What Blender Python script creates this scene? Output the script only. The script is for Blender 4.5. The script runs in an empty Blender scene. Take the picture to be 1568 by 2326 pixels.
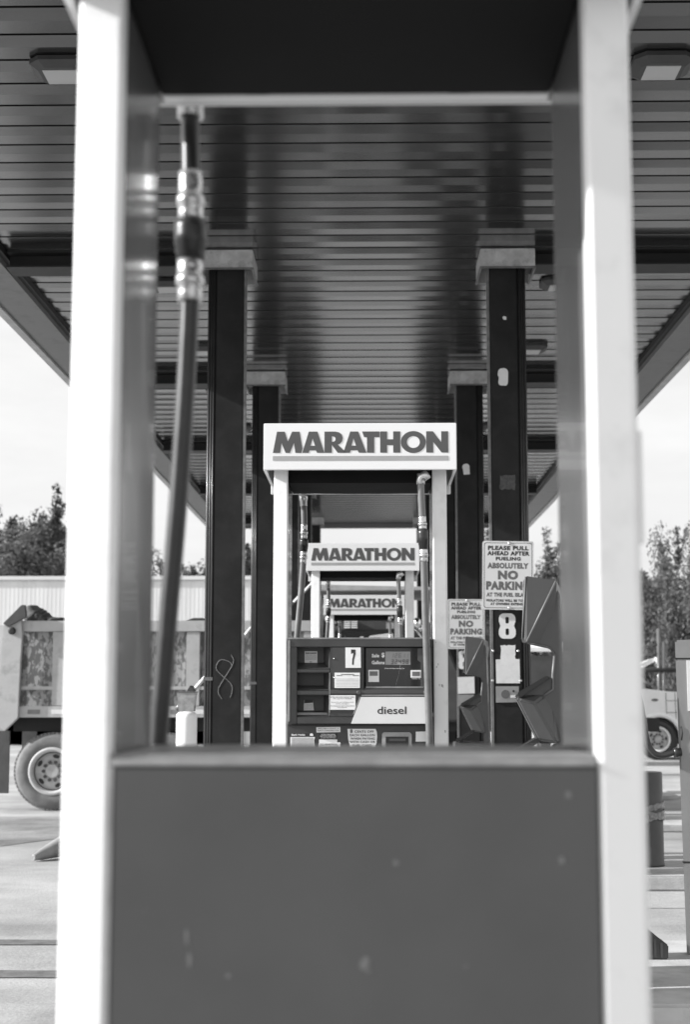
import bpy, bmesh, math, random
from mathutils import Vector, Matrix, Euler

scene = bpy.context.scene
COL = scene.collection
PI = math.pi
random.seed(7)

# ------------------------------------------------------------------ camera
F = 3400.0                       # focal length in 1568-px-wide picture units
CX, CY = 784.0, 1163.0
PITCH = math.atan(414 / F)
YAW = math.radians(0.95)
CAMZ = 1.55
CAM_ROT = Euler((PI / 2 + PITCH, 0, YAW), 'XYZ').to_matrix()


def at(px, py, Y):
    """world point on the plane y = Y seen at that place of the photograph"""
    r = CAM_ROT @ Vector(((px - CX) / F, -(py - CY) / F, -1))
    t = Y / r.y
    return Vector((r.x * t, Y, CAMZ + r.z * t))


def src(x, y, Y):
    return at(x * .6272, y * .6272, Y)


cam = bpy.data.cameras.new('camera')
cam.sensor_fit = 'VERTICAL'
cam.sensor_height = 36
cam.lens = F / 2326 * 36
cam.clip_end = 2000
cam.dof.use_dof = True
cam.dof.focus_distance = 8.0
cam.dof.aperture_fstop = 3.5
co = bpy.data.objects.new('camera', cam)
co.location = (0, 0, CAMZ)
co.rotation_euler = (PI / 2 + PITCH, 0, YAW)
COL.objects.link(co)
scene.camera = co

# ------------------------------------------------------------------ materials


def mat(name, base, rough=.6, metal=0.0, var=.12, scale=6.0, bump=0.0, bscale=60.0, stain=0.0, stain_scale=1.5,
        spec=.5, coat=0.0, stretch=(1, 1, 1), stain_col=None, lo=.52, hi=.68):
    m = bpy.data.materials.new(name)
    m.use_nodes = True
    nt = m.node_tree
    N, L = nt.nodes, nt.links
    b = N['Principled BSDF']
    b.inputs['Roughness'].default_value = rough
    b.inputs['Metallic'].default_value = metal
    b.inputs['Specular IOR Level'].default_value = spec
    b.inputs['Coat Weight'].default_value = coat
    tc = N.new('ShaderNodeTexCoord')
    mp = N.new('ShaderNodeMapping')
    mp.inputs['Scale'].default_value = stretch
    L.new(tc.outputs['Object'], mp.inputs['Vector'])
    n = N.new('ShaderNodeTexNoise')
    n.inputs['Scale'].default_value = scale
    n.inputs['Detail'].default_value = 6
    n.inputs['Roughness'].default_value = .6
    L.new(mp.outputs['Vector'], n.inputs['Vector'])
    r = N.new('ShaderNodeMapRange')
    r.inputs['From Min'].default_value = .25
    r.inputs['From Max'].default_value = .75
    r.inputs['To Min'].default_value = base * (1 - var)
    r.inputs['To Max'].default_value = min(.95, base * (1 + var))
    L.new(n.outputs['Fac'], r.inputs['Value'])
    out = r.outputs['Result']
    if stain:
        n2 = N.new('ShaderNodeTexNoise')
        n2.inputs['Scale'].default_value = stain_scale
        n2.inputs['Detail'].default_value = 8
        n2.inputs['Roughness'].default_value = .7
        L.new(mp.outputs['Vector'], n2.inputs['Vector'])
        r2 = N.new('ShaderNodeMapRange')
        r2.inputs['From Min'].default_value = lo
        r2.inputs['From Max'].default_value = hi
        r2.inputs['To Min'].default_value = 0
        r2.inputs['To Max'].default_value = stain
        L.new(n2.outputs['Fac'], r2.inputs['Value'])
        mx = N.new('ShaderNodeMix')
        mx.data_type = 'FLOAT'
        L.new(r2.outputs['Result'], mx.inputs['Factor'])
        L.new(out, mx.inputs['A'])
        mx.inputs['B'].default_value = base * .3 if stain_col is None else stain_col
        out = mx.outputs['Result']
    cb = N.new('ShaderNodeCombineColor')
    for k in ('Red', 'Green', 'Blue'):
        L.new(out, cb.inputs[k])
    L.new(cb.outputs['Color'], b.inputs['Base Color'])
    rr = N.new('ShaderNodeMapRange')
    rr.inputs['To Min'].default_value = max(.02, rough * .8)
    rr.inputs['To Max'].default_value = min(1, rough * 1.2)
    L.new(n.outputs['Fac'], rr.inputs['Value'])
    L.new(rr.outputs['Result'], b.inputs['Roughness'])
    if bump:
        n3 = N.new('ShaderNodeTexNoise')
        n3.inputs['Scale'].default_value = bscale
        n3.inputs['Detail'].default_value = 4
        L.new(tc.outputs['Object'], n3.inputs['Vector'])
        bp = N.new('ShaderNodeBump')
        bp.inputs['Strength'].default_value = bump
        bp.inputs['Distance'].default_value = .01
        L.new(n3.outputs['Fac'], bp.inputs['Height'])
        L.new(bp.outputs['Normal'], b.inputs['Normal'])
    return m


M = {}
M['white'] = mat('white_enamel', .80, .35, var=.04, scale=3, stain=.12, stain_scale=5, stain_col=.45)
M['hood'] = mat('white_sign_face', .76, .4, var=.03, scale=2)
M['post_white'] = mat('white_post_paint', .74, .42, var=.03, scale=2, stain=.25, stain_scale=9, stain_col=.4)
M['inner_grey'] = mat('grey_gloss_panel', .10, .24, var=.15, scale=3, coat=.1, spec=.8)
M['panel_grey'] = mat('worn_grey_panel', .056, .5, var=.15, scale=3, stain=.35, stain_scale=14, stain_col=.12, lo=.66, hi=.74, bump=.04, bscale=260)
M['sill'] = mat('grey_sill_metal', .22, .4, var=.25, scale=8)
M['trim'] = mat('bare_trim_metal', .27, .4, metal=.2, var=.3, scale=12)
M['beam'] = mat('dark_enamel', .009, .7, var=.3, scale=4, spec=.08)
M['head'] = mat('charcoal_moulded_plastic', .042, .45, var=.25, scale=9, bump=.04, bscale=300)
M['head_edge'] = mat('pale_plastic_edge', .22, .6, var=.45, scale=18)  # paler tone for the head's top edge and window ledge
M['black'] = mat('black_plastic', .012, .35, var=.2)
M['glass'] = mat('black_bezel_glass', .012, .08, var=.2, coat=.5)
M['rubber'] = mat('black_hose_rubber', .028, .3, var=.25, scale=20)
M['hose_grey'] = mat('pale_hose_rubber', .13, .32, var=.25, scale=14, coat=.2)  # paler rubber tone for the hoses of the far dispensers
M['steel'] = mat('satin_steel', .62, .28, metal=.85, var=.2, scale=25)
M['paper'] = mat('white_paper', .72, .75, var=.06, scale=12, stain=.25, stain_scale=14, stain_col=.4)
M['plate'] = mat('white_sign_metal', .70, .5, var=.05, scale=4, stain=.12, stain_scale=8, stain_col=.4)
M['ink'] = mat('black_ink', .02, .6, var=.2, scale=30)
M['ink_grey'] = mat('grey_ink', .13, .6, var=.25, scale=25)
M['logo'] = mat('dark_grey_lettering', .075, .55, var=.12, scale=10)
M['stripe'] = mat('mid_grey_stripe', .34, .55, var=.08, scale=10)
M['white_ink'] = mat('white_ink', .75, .6, var=.06, scale=20)
M['lcd'] = mat('grey_lcd_screen', .26, .2, var=.1, scale=8, coat=.3)
M['lcd_digit'] = mat('lcd_digit', .03, .4)
M['lcd_faint'] = mat('faint_lcd_digit', .15, .4)
M['diesel'] = mat('pale_grade_panel', .62, .45, var=.05, scale=6)
M['column'] = mat('dark_column_paint', .024, .45, var=.35, scale=3, stain=.15, stain_scale=6, stain_col=.05, spec=.12)
M['column_edge'] = mat('scuffed_metal_edge', .16, .4, metal=.2, var=.4, scale=20)
M['conduit'] = mat('dark_conduit_paint', .05, .3, var=.3, scale=6, coat=.3)
M['cap'] = mat('galvanised_column_cap', .50, .5, metal=.2, var=.28, scale=9, stain=.5, stain_scale=7, stain_col=.12)
M['girder'] = mat('dark_girder', .014, .55, var=.3)
M['fascia'] = mat('grey_fascia', .17, .5, var=.15, scale=3, stain=.4, stain_scale=6, stain_col=.07)
M['fascia_lip'] = mat('pale_fascia_lip', .45, .5, var=.25, scale=6)
M['lens'] = mat('frosted_lamp_lens', .4, .3, var=.04)
M['lamp'] = mat('grey_lamp_housing', .04, .5, var=.2)
M['chalk'] = mat('white_chalk', .30, .9, var=.3, scale=60)
M['scrub'] = mat('scrubbed_patch', .06, .5, var=.6, scale=30)
M['intercom'] = mat('grey_speaker_plate', .30, .4, metal=.3, var=.15, scale=14)
M['mesh_dark'] = mat('dark_speaker_mesh', .11, .6, var=.2, scale=60)
M['kerb'] = mat('concrete_kerb', .42, .85, var=.2, scale=4, stain=.35, stain_scale=3, bump=.25, bscale=60)
M['pump'] = mat('grey_pump_plastic', .06, .4, var=.12, scale=7, coat=.15)
M['pump_edge'] = mat('pale_pump_edge', .13, .45, var=.2, scale=12)  # paler grey for edge beads and the tub rim
M['truck_paint'] = mat('pale_truck_paint', .47, .55, var=.16, scale=4, stain=.5, stain_scale=4, stain_col=.16)
M['truck_dark'] = mat('dark_truck_chassis', .02, .6, var=.4, scale=5)
M['tyre'] = mat('dusty_tyre_rubber', .16, .8, var=.35, scale=6, bump=.2, bscale=40)
M['rim'] = mat('pale_wheel_rim', .48, .45, var=.18, scale=6)
M['hub'] = mat('grey_wheel_hub', .42, .5, var=.25, scale=10)
M['mudflap'] = mat('grey_mudflap', .07, .6, var=.3, scale=4)
M['tarp'] = mat('dark_tarp_cloth', .05, .7, var=.35, scale=8, bump=.4, bscale=20)
M['reflect'] = mat('white_reflective_tape', .75, .4, var=.08)
M['reflect_dark'] = mat('grey_reflective_tape', .20, .4, var=.2)
M['chrome'] = mat('chrome', .85, .12, metal=1, var=.05)
M['car_glass'] = mat('dark_window_glass', .02, .06, var=.2, coat=.5)
M['white_car'] = mat('white_vehicle_paint', .86, .25, var=.04, coat=.5)
M['wall_white'] = mat('pale_metal_wall', .62, .6, var=.08, scale=.4, stretch=(1, 1, .1))
M['roof_metal'] = mat('pale_roof_sheet', .64, .45, var=.10, scale=.8, stretch=(3, .3, .3))
M['cone'] = mat('faded_cone_plastic', .26, .55, var=.2, scale=8)
M['drum'] = mat('dark_bollard_sleeve', .055, .45, var=.25, scale=6)
M['tape'] = mat('crumpled_clear_tape', .20, .25, var=.6, scale=30, bump=.5, bscale=40)
M['cabinet'] = mat('grey_cabinet_paint', .26, .5, var=.10, scale=3, stain=.3, stain_scale=5, stain_col=.2)
M['bark'] = mat('bark', .09, .9, var=.4, scale=8)
M['bucket'] = mat('cloudy_plastic_tub', .34, .15, var=.4, scale=16, coat=.6)
M['seam'] = mat('joint_tar_and_shadow', .13, .85, var=.45, scale=10, bump=.2)  # tar of the thin joints, also the colour of the painted shadow strips


def leafmat(name, base):
    m = bpy.data.materials.new(name)
    m.use_nodes = True
    N, L = m.node_tree.nodes, m.node_tree.links
    b = N['Principled BSDF']
    b.inputs['Roughness'].default_value = .6
    g = N.new('ShaderNodeNewGeometry')
    r = N.new('ShaderNodeMapRange')
    r.inputs['To Min'].default_value = base * .8
    r.inputs['To Max'].default_value = base * 1.2
    L.new(g.outputs['Random Per Island'], r.inputs['Value'])
    cb = N.new('ShaderNodeCombineColor')
    for k in ('Red', 'Green', 'Blue'):
        L.new(r.outputs['Result'], cb.inputs[k])
    L.new(cb.outputs['Color'], b.inputs['Base Color'])
    tr = N.new('ShaderNodeBsdfTranslucent')
    L.new(cb.outputs['Color'], tr.inputs['Color'])
    mx = N.new('ShaderNodeMixShader')
    mx.inputs['Fac'].default_value = .4
    L.new(b.outputs['BSDF'], mx.inputs[1])
    L.new(tr.outputs['BSDF'], mx.inputs[2])
    L.new(mx.outputs['Shader'], N['Material Output'].inputs['Surface'])
    return m


M['leaf_a'] = leafmat('grey_green_leaves', .13)
M['leaf_b'] = leafmat('dark_leaves', .045)


def ground_mat(name, base, dirty):
    m = bpy.data.materials.new(name)
    m.use_nodes = True
    nt = m.node_tree
    N, L = nt.nodes, nt.links
    b = N['Principled BSDF']
    b.inputs['Roughness'].default_value = .85
    tc = N.new('ShaderNodeTexCoord')

    def noise(sc, det, lo, hi, a, c, st=(1, 1, 1)):
        mp = N.new('ShaderNodeMapping')
        mp.inputs['Scale'].default_value = st
        L.new(tc.outputs['Object'], mp.inputs['Vector'])
        n = N.new('ShaderNodeTexNoise')
        n.inputs['Scale'].default_value = sc
        n.inputs['Detail'].default_value = det
        n.inputs['Roughness'].default_value = .65
        L.new(mp.outputs['Vector'], n.inputs['Vector'])
        r = N.new('ShaderNodeMapRange')
        r.inputs['From Min'].default_value = lo
        r.inputs['From Max'].default_value = hi
        r.inputs['To Min'].default_value = a
        r.inputs['To Max'].default_value = c
        L.new(n.outputs['Fac'], r.inputs['Value'])
        return r.outputs['Result']

    def mul(a, c):
        x = N.new('ShaderNodeMath')
        x.operation = 'MULTIPLY'
        L.new(a, x.inputs[0])
        L.new(c, x.inputs[1])
        return x.outputs[0]
    big = noise(.45, 6, .38, .62, 1 - .32 * dirty, 1.06, (1, 1, 1))
    mid = noise(1.1, 9, .48, .74, 1, 1 - .36 * dirty, (.9, 1, 1))
    fine = noise(28, 6, .3, .7, .90, 1.08)
    peb = noise(38, 2, .67, .72, 1, .55)
    v = mul(mul(big, mid), mul(fine, peb))
    x = N.new('ShaderNodeMath')
    x.operation = 'MULTIPLY'
    x.inputs[1].default_value = base
    L.new(v, x.inputs[0])
    cb = N.new('ShaderNodeCombineColor')
    for k in ('Red', 'Green', 'Blue'):
        L.new(x.outputs[0], cb.inputs[k])
    L.new(cb.outputs['Color'], b.inputs['Base Color'])
    bp = N.new('ShaderNodeBump')
    bp.inputs['Strength'].default_value = .25 + .3 * (dirty > 1.2)
    bp.inputs['Distance'].default_value = .02
    n3 = N.new('ShaderNodeTexNoise')
    n3.inputs['Scale'].default_value = 40
    n3.inputs['Detail'].default_value = 5
    L.new(tc.outputs['Object'], n3.inputs['Vector'])
    L.new(n3.outputs['Fac'], bp.inputs['Height'])
    L.new(bp.outputs['Normal'], b.inputs['Normal'])
    return m


M['ground'] = ground_mat('weathered_concrete', .40, 1.0)
M['dirt'] = ground_mat('dusty_gravel', .33, 1.6)


def mottled(name):
    """paint flaking off a steel dump body"""
    m = bpy.data.materials.new(name)
    m.use_nodes = True
    nt = m.node_tree
    N, L = nt.nodes, nt.links
    b = N['Principled BSDF']
    b.inputs['Roughness'].default_value = .6
    tc = N.new('ShaderNodeTexCoord')
    mp = N.new('ShaderNodeMapping')
    mp.inputs['Scale'].default_value = (1.3, 1, .65)
    L.new(tc.outputs['Object'], mp.inputs['Vector'])
    n = N.new('ShaderNodeTexNoise')
    n.inputs['Scale'].default_value = 15
    n.inputs['Detail'].default_value = 9
    n.inputs['Roughness'].default_value = .62
    n.inputs['Distortion'].default_value = .4
    L.new(mp.outputs['Vector'], n.inputs['Vector'])
    r = N.new('ShaderNodeMapRange')
    r.inputs['From Min'].default_value = .47
    r.inputs['From Max'].default_value = .55
    r.inputs['To Min'].default_value = .13
    r.inputs['To Max'].default_value = .36
    L.new(n.outputs['Fac'], r.inputs['Value'])
    cb = N.new('ShaderNodeCombineColor')
    for k in ('Red', 'Green', 'Blue'):
        L.new(r.outputs['Result'], cb.inputs[k])
    L.new(cb.outputs['Color'], b.inputs['Base Color'])
    return m


M['mottled'] = mottled('flaking_bed_paint')


def soffit_mat():
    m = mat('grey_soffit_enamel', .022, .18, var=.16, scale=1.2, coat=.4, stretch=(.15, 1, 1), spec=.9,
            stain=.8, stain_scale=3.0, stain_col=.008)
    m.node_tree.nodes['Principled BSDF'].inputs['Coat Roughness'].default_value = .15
    return m


M['soffit'] = soffit_mat()

# ------------------------------------------------------------------ mesh helpers


class MB:
    def __init__(s):
        s.bm = bmesh.new()

    def box(s, x0, x1, y0, y1, z0, z1, bev=0.0):
        bm2 = bmesh.new()
        v = [bm2.verts.new((x, y, z)) for x in (x0, x1) for y in (y0, y1) for z in (z0, z1)]
        for f in ((0, 1, 3, 2), (4, 6, 7, 5), (0, 4, 5, 1), (2, 3, 7, 6), (0, 2, 6, 4), (1, 5, 7, 3)):
            bm2.faces.new([v[i] for i in f])
        if bev:
            bmesh.ops.bevel(bm2, geom=bm2.edges[:], offset=bev, segments=2, affect='EDGES')
        s.add(bm2)
        return s

    def add(s, bm2):
        bmesh.ops.recalc_face_normals(bm2, faces=bm2.faces[:])
        me = bpy.data.meshes.new('tmp')
        bm2.to_mesh(me)
        bm2.free()
        s.bm.from_mesh(me)
        bpy.data.meshes.remove(me)
        return s

    def prism(s, poly, axis, a, b, bev=0.0, shift=0.0):
        """polygon extruded along an axis; poly gives the other two coordinates in order"""
        def p(u, v, w):
            return {'x': (w, u, v), 'y': (u, w, v), 'z': (u, v, w)}[axis]
        bm2 = bmesh.new()
        A = [bm2.verts.new(p(u, v, a)) for u, v in poly]
        B = [bm2.verts.new(p(u + shift, v, b)) for u, v in poly]
        bm2.faces.new(A)
        bm2.faces.new(B[::-1])
        n = len(poly)
        for i in range(n):
            bm2.faces.new((A[i], B[i], B[(i + 1) % n], A[(i + 1) % n]))
        if bev:
            bmesh.ops.recalc_face_normals(bm2, faces=bm2.faces[:])
            bmesh.ops.bevel(bm2, geom=bm2.edges[:], offset=bev, segments=2, affect='EDGES')
        s.add(bm2)
        return s

    def hull(s, pts, bev=0.0):
        bm2 = bmesh.new()
        for p in pts:
            bm2.verts.new(p)
        bmesh.ops.convex_hull(bm2, input=bm2.verts[:])
        if bev:
            for v in [v for v in bm2.verts if not v.link_faces]:
                bm2.verts.remove(v)
            bmesh.ops.dissolve_limit(bm2, angle_limit=.09, verts=bm2.verts[:], edges=bm2.edges[:])
            bmesh.ops.recalc_face_normals(bm2, faces=bm2.faces[:])
            bmesh.ops.bevel(bm2, geom=bm2.edges[:], offset=bev, segments=3, affect='EDGES', clamp_overlap=True)
        s.add(bm2)
        return s

    def tube(s, pts, r, seg=16, cap=True):
        pts = [Vector(p) for p in pts]
        rs = r if isinstance(r, (list, tuple)) else [r] * len(pts)
        bm2 = bmesh.new()
        rings = []
        up = None
        for i, p in enumerate(pts):
            t = (pts[min(i + 1, len(pts) - 1)] - pts[max(i - 1, 0)]).normalized()
            if up is None:
                up = Vector((0, 1, 0)) if abs(t.y) < .9 else Vector((1, 0, 0))
            u = (up - t * up.dot(t)).normalized()
            up = u
            w = t.cross(u)
            rings.append([bm2.verts.new(p + (u * math.cos(2 * PI * k / seg) + w * math.sin(2 * PI * k / seg)) * rs[i]) for k in range(seg)])
        for a, b in zip(rings, rings[1:]):
            for k in range(seg):
                f = bm2.faces.new((a[k], a[(k + 1) % seg], b[(k + 1) % seg], b[k]))
                f.smooth = True
        if cap:
            bm2.faces.new(rings[0][::-1])
            bm2.faces.new(rings[-1])
        s.add(bm2)
        return s

    def lathe(s, prof, axis='z', c=(0, 0, 0), seg=40, smooth=True, caps=True):
        """profile of (radius, height) turned about an axis"""
        bm2 = bmesh.new()
        rings = []
        for r, h in prof:
            ring = []
            for k in range(seg):
                a = 2 * PI * k / seg
                u, v = r * math.cos(a), r * math.sin(a)
                q = {'z': (u, v, h), 'y': (u, h, v), 'x': (h, u, v)}[axis]
                ring.append(bm2.verts.new(Vector(q) + Vector(c)))
            rings.append(ring)
        for a, b in zip(rings, rings[1:]):
            for k in range(seg):
                f = bm2.faces.new((a[k], a[(k + 1) % seg], b[(k + 1) % seg], b[k]))
                f.smooth = smooth
        if caps:
            bm2.faces.new(rings[0])
            bm2.faces.new(rings[-1][::-1])
        s.add(bm2)
        return s

    def cyl(s, axis, c, r, a, b, seg=24):
        return s.lathe([(r, a), (r, b)], axis, c, seg)

    def build(s, name, m, parent=None, loc=None):
        me = bpy.data.meshes.new(name)
        s.bm.to_mesh(me)
        s.bm.free()
        return link(name, me, m, parent, loc)


def link(name, me, m, parent=None, loc=None):
    o = bpy.data.objects.new(name, me)
    if m is not None:
        me.materials.clear()
        me.materials.append(M[m] if isinstance(m, str) else m)
    COL.objects.link(o)
    if parent is not None:
        o.parent = parent
    if loc is not None:
        o.location = loc
    return o


def tag(o, label, cat, group=None):
    o['label'] = label
    o['category'] = cat
    if group:
        o['group'] = group
    return o


def thing(name, label, cat, loc=(0, 0, 0), rz=0, group=None):
    o = bpy.data.objects.new(name, None)
    o.empty_display_size = .1
    COL.objects.link(o)
    o.location = loc
    o.rotation_euler = (0, 0, rz)
    return tag(o, label, cat, group)


def structure(o):
    o['kind'] = 'structure'
    return o


def dup(root, loc, label, rz=None, skip=()):
    r = root.copy()
    COL.objects.link(r)
    r.location = loc
    if rz is not None:
        r.rotation_euler = (0, 0, rz)
    r['label'] = label

    def rec(a, b):
        for ch in list(a.children):
            if ch in skip:
                continue
            c = ch.copy()
            COL.objects.link(c)
            c.parent = b
            rec(ch, c)
    rec(root, r)
    return r


DG = None


def _eval_mesh(cu):
    o = bpy.data.objects.new('tmp', cu)
    COL.objects.link(o)
    dg = bpy.context.evaluated_depsgraph_get()
    dg.update()
    me = bpy.data.meshes.new_from_object(o.evaluated_get(dg))
    bpy.data.objects.remove(o)
    bpy.data.curves.remove(cu)
    return me


def text_mesh(lines, boxes, bold=.02, space=1.0):
    """lines of text, each stretched to fill its own (x0, x1, z0, z1); facing -y, plane y=0, 1.2 mm proud"""
    bm = bmesh.new()
    for t, (x0, x1, z0, z1) in zip(lines, boxes):
        cu = bpy.data.curves.new('t', 'FONT')
        cu.body = t
        cu.size = 1
        cu.offset = bold
        cu.resolution_u = 3
        cu.space_character = space
        me = _eval_mesh(cu)
        xs = [v.co.x for v in me.vertices]
        ys = [v.co.y for v in me.vertices]
        if not xs:
            continue
        ax, bx, ay, by = min(xs), max(xs), min(ys), max(ys)
        for v in me.vertices:
            v.co = Vector((x0 + (v.co.x - ax) / (bx - ax) * (x1 - x0), 0, z0 + (v.co.y - ay) / (by - ay) * (z1 - z0)))
        bm.from_mesh(me)
        bpy.data.meshes.remove(me)
    for f in bm.faces:
        f.normal_update()
        if f.normal.y > 0:
            f.normal_flip()
    me = bpy.data.meshes.new('lettering')
    bm.to_mesh(me)
    bm.free()
    return me


def glyph_mesh(shapes):
    """shapes: list of lists of closed loops (x, z); inner loops are holes; facing -y"""
    bm = bmesh.new()
    for loops in shapes:
        cu = bpy.data.curves.new('g', 'CURVE')
        cu.dimensions = '2D'
        cu.fill_mode = 'BOTH'
        for lp in loops:
            sp = cu.splines.new('POLY')
            sp.points.add(len(lp) - 1)
            for i, (x, z) in enumerate(lp):
                sp.points[i].co = (x, z, 0, 1)
            sp.use_cyclic_u = True
        me = _eval_mesh(cu)
        for v in me.vertices:
            v.co = Vector((v.co.x, 0, v.co.y))
        bm.from_mesh(me)
        bpy.data.meshes.remove(me)
    for f in bm.faces:
        f.normal_update()
        if f.normal.y > 0:
            f.normal_flip()
    me = bpy.data.meshes.new('glyphs')
    bm.to_mesh(me)
    bm.free()
    return me


def ell(cx, cy, rx, ry, n=28):
    return [(cx + rx * math.cos(2 * PI * k / n), cy + ry * math.sin(2 * PI * k / n)) for k in range(n)]


# ------------------------------------------------------------------ ground
def sheet(name, poly, z, m):
    bm = bmesh.new()
    bm.faces.new([bm.verts.new((x, y, z)) for x, y in poly])
    bmesh.ops.recalc_face_normals(bm, faces=bm.faces[:])
    me = bpy.data.meshes.new(name)
    bm.to_mesh(me)
    bm.free()
    return structure(link(name, me, m))


sheet('ground', [(-400, -150), (400, -150), (400, 700), (-400, 700)], 0, 'ground')
# dusty gravel where the truck lane meets the slab, ragged edge
e = []
for k in range(60):
    x = -14 + k * .2
    e.append((x, 15.0 + .35 * math.sin(k * .37) + .25 * random.uniform(-1, 1) + max(0, (x + 5.2)) * .55))
sheet('dirt', e + [(-2.2, 19.3), (-8, 19.4), (-14, 19.2)], .004, 'dirt')
for k, (y, w) in enumerate(((9.62, .19), (8.55, .23))):  # broad dark strips painted in place of pole shadows on the slab
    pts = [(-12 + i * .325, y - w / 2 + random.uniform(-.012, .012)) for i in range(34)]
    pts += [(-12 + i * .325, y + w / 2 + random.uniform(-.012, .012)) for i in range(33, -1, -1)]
    sheet('joint_and_shadow', pts, .005, 'seam')
for y, s in ((7.95, .012), (8.3, -.01), (11.2, 0), (16.4, 0), (24, 0)):
    sheet('joint_and_shadow', [(1.2, y), (12, y + s * 8), (12, y + s * 8 + .018), (1.2, y + .018)], .005, 'seam')

# fuel islands: raised kerbed slabs under each row
ISL = [(2.2, .15), (7.3, .15), (12.42, .12), (17.54, .08), (22.7, .06)]
isl_names = ['concrete fuel island under the nearest open dispenser', 'concrete fuel island under dispenser 7 with the grey cabinet',
             'concrete fuel island under the two nearest dark columns', 'concrete fuel island beside the dump truck lane',
             'concrete fuel island farthest under the canopy']
for (y, h), lab in zip(ISL, isl_names):
    b = MB()
    x0, x1, y0, y1 = -1.42, 4.6, y - .25, y + 1.55
    if y < 5:
        x0, x1, y1 = -.9, .8, y + .8
    rr = .3
    poly = []
    for cx_, cy_, a0 in ((x1 - rr, y1 - rr, 0), (x0 + rr, y1 - rr, 90), (x0 + rr, y0 + rr, 180), (x1 - rr, y0 + rr, 270)):
        for i in range(7):
            a = math.radians(a0 + 15 * i)
            poly.append((cx_ + rr * math.cos(a), cy_ + rr * math.sin(a)))
    b.prism(poly, 'z', 0, h, .015)
    tag(b.build('fuel_island', 'kerb'), lab, 'island', 'raised concrete fuel islands')

# ------------------------------------------------------------------ canopy
SZ = CAMZ + 3.97
XL, XR, Y0, Y1 = -3.66, 3.60, 7.9, 35.0
canopy = thing('canopy', 'long dark fuel canopy with ribbed metal ceiling over the islands', 'canopy', (0, 0, 0))
bm = bmesh.new()
per = .367
prof = []
y = Y0
while y < Y1 - .05:
    # groove, tilted pan, flat recessed pan
    prof += [(y, SZ + .030), (y + .012, SZ + .030), (y + .014, SZ + .005), (y + .171, SZ), (y + .176, SZ + .007), (y + per - .002, SZ + .011)]
    y += per
prof.append((Y1, SZ + .03))
pl = [(bm.verts.new((XL, a, z)), bm.verts.new((XR, a, z))) for a, z in prof]
for (a, b_), (c, d_) in zip(pl, pl[1:]):
    f = bm.faces.new((a, b_, d_, c))
bmesh.ops.recalc_face_normals(bm, faces=bm.faces[:])
for f in bm.faces:
    if f.normal.z > 0:
        f.normal_flip()
me = bpy.data.meshes.new('soffit')
bm.to_mesh(me)
bm.free()
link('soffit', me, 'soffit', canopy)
MB().box(XL - .2, XR + .2, Y0 - .2, Y1 + .2, SZ + .35, SZ + .42).build('roof_deck', 'girder', canopy)
FB = CAMZ + 3.85
for nm, bx in (('fascia', (XL - .12, XL, Y0 - .1, Y1 + .1)), ('fascia', (XR, XR + .12, Y0 - .1, Y1 + .1))):
    MB().box(*bx, FB + .03, FB + 1.0).build('fascia', 'fascia', canopy)
    xa = bx[0] - .01 if bx[0] < 0 else bx[0] + .045
    MB().box(xa, xa + .085, bx[2], bx[3], FB, FB + .028).build('fascia_lip', 'fascia_lip', canopy)
    # flat return below the ceiling edge
    ra, rb = (bx[1] + .001, bx[1] + .33) if bx[0] < 0 else (bx[0] - .33, bx[0] - .001)
    MB().box(ra, rb, bx[2] + .11, bx[3] - .11, FB + .012, SZ - .004).build('fascia_return', 'fascia', canopy)
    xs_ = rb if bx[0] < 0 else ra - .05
    MB().box(xs_ + .001, xs_ + .049, bx[2] + .11, bx[3] - .11, SZ - .05, SZ + .01).build('shade_strip', 'girder', canopy)  # dark strip coloured in for the shadow line beside the ceiling
for ya in (Y0 - .1, Y1):
    MB().box(XL + .002, XR - .002, ya, ya + .1, FB + .03, FB + 1.0).build('fascia', 'fascia', canopy)
COLY = [13.2 + 5.12 * k for k in range(5)]
for yc in COLY:
    for xa, xb in ((XL + .385, -1.45), (1.42, XR - .385)):
        b = MB()
        b.box(xa, xb, yc - .13, yc + .17, CAMZ + 3.82, CAMZ + 3.835)
        b.box(xa, xb, yc - .0, yc + .02, CAMZ + 3.836, SZ + .3)
        b.box(xa, xb, yc - .13, yc + .17, SZ - .012, SZ + .003)
        b.build('girder', 'girder', canopy)

# canopy lamps
lamp_proto = None
n_l = 0
def ceil_at(px, py, z):
    r = CAM_ROT @ Vector(((px - CX) / F, -(py - CY) / F, -1))
    t = (z - CAMZ) / r.z
    return Vector((r.x * t, r.y * t, z))


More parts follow.
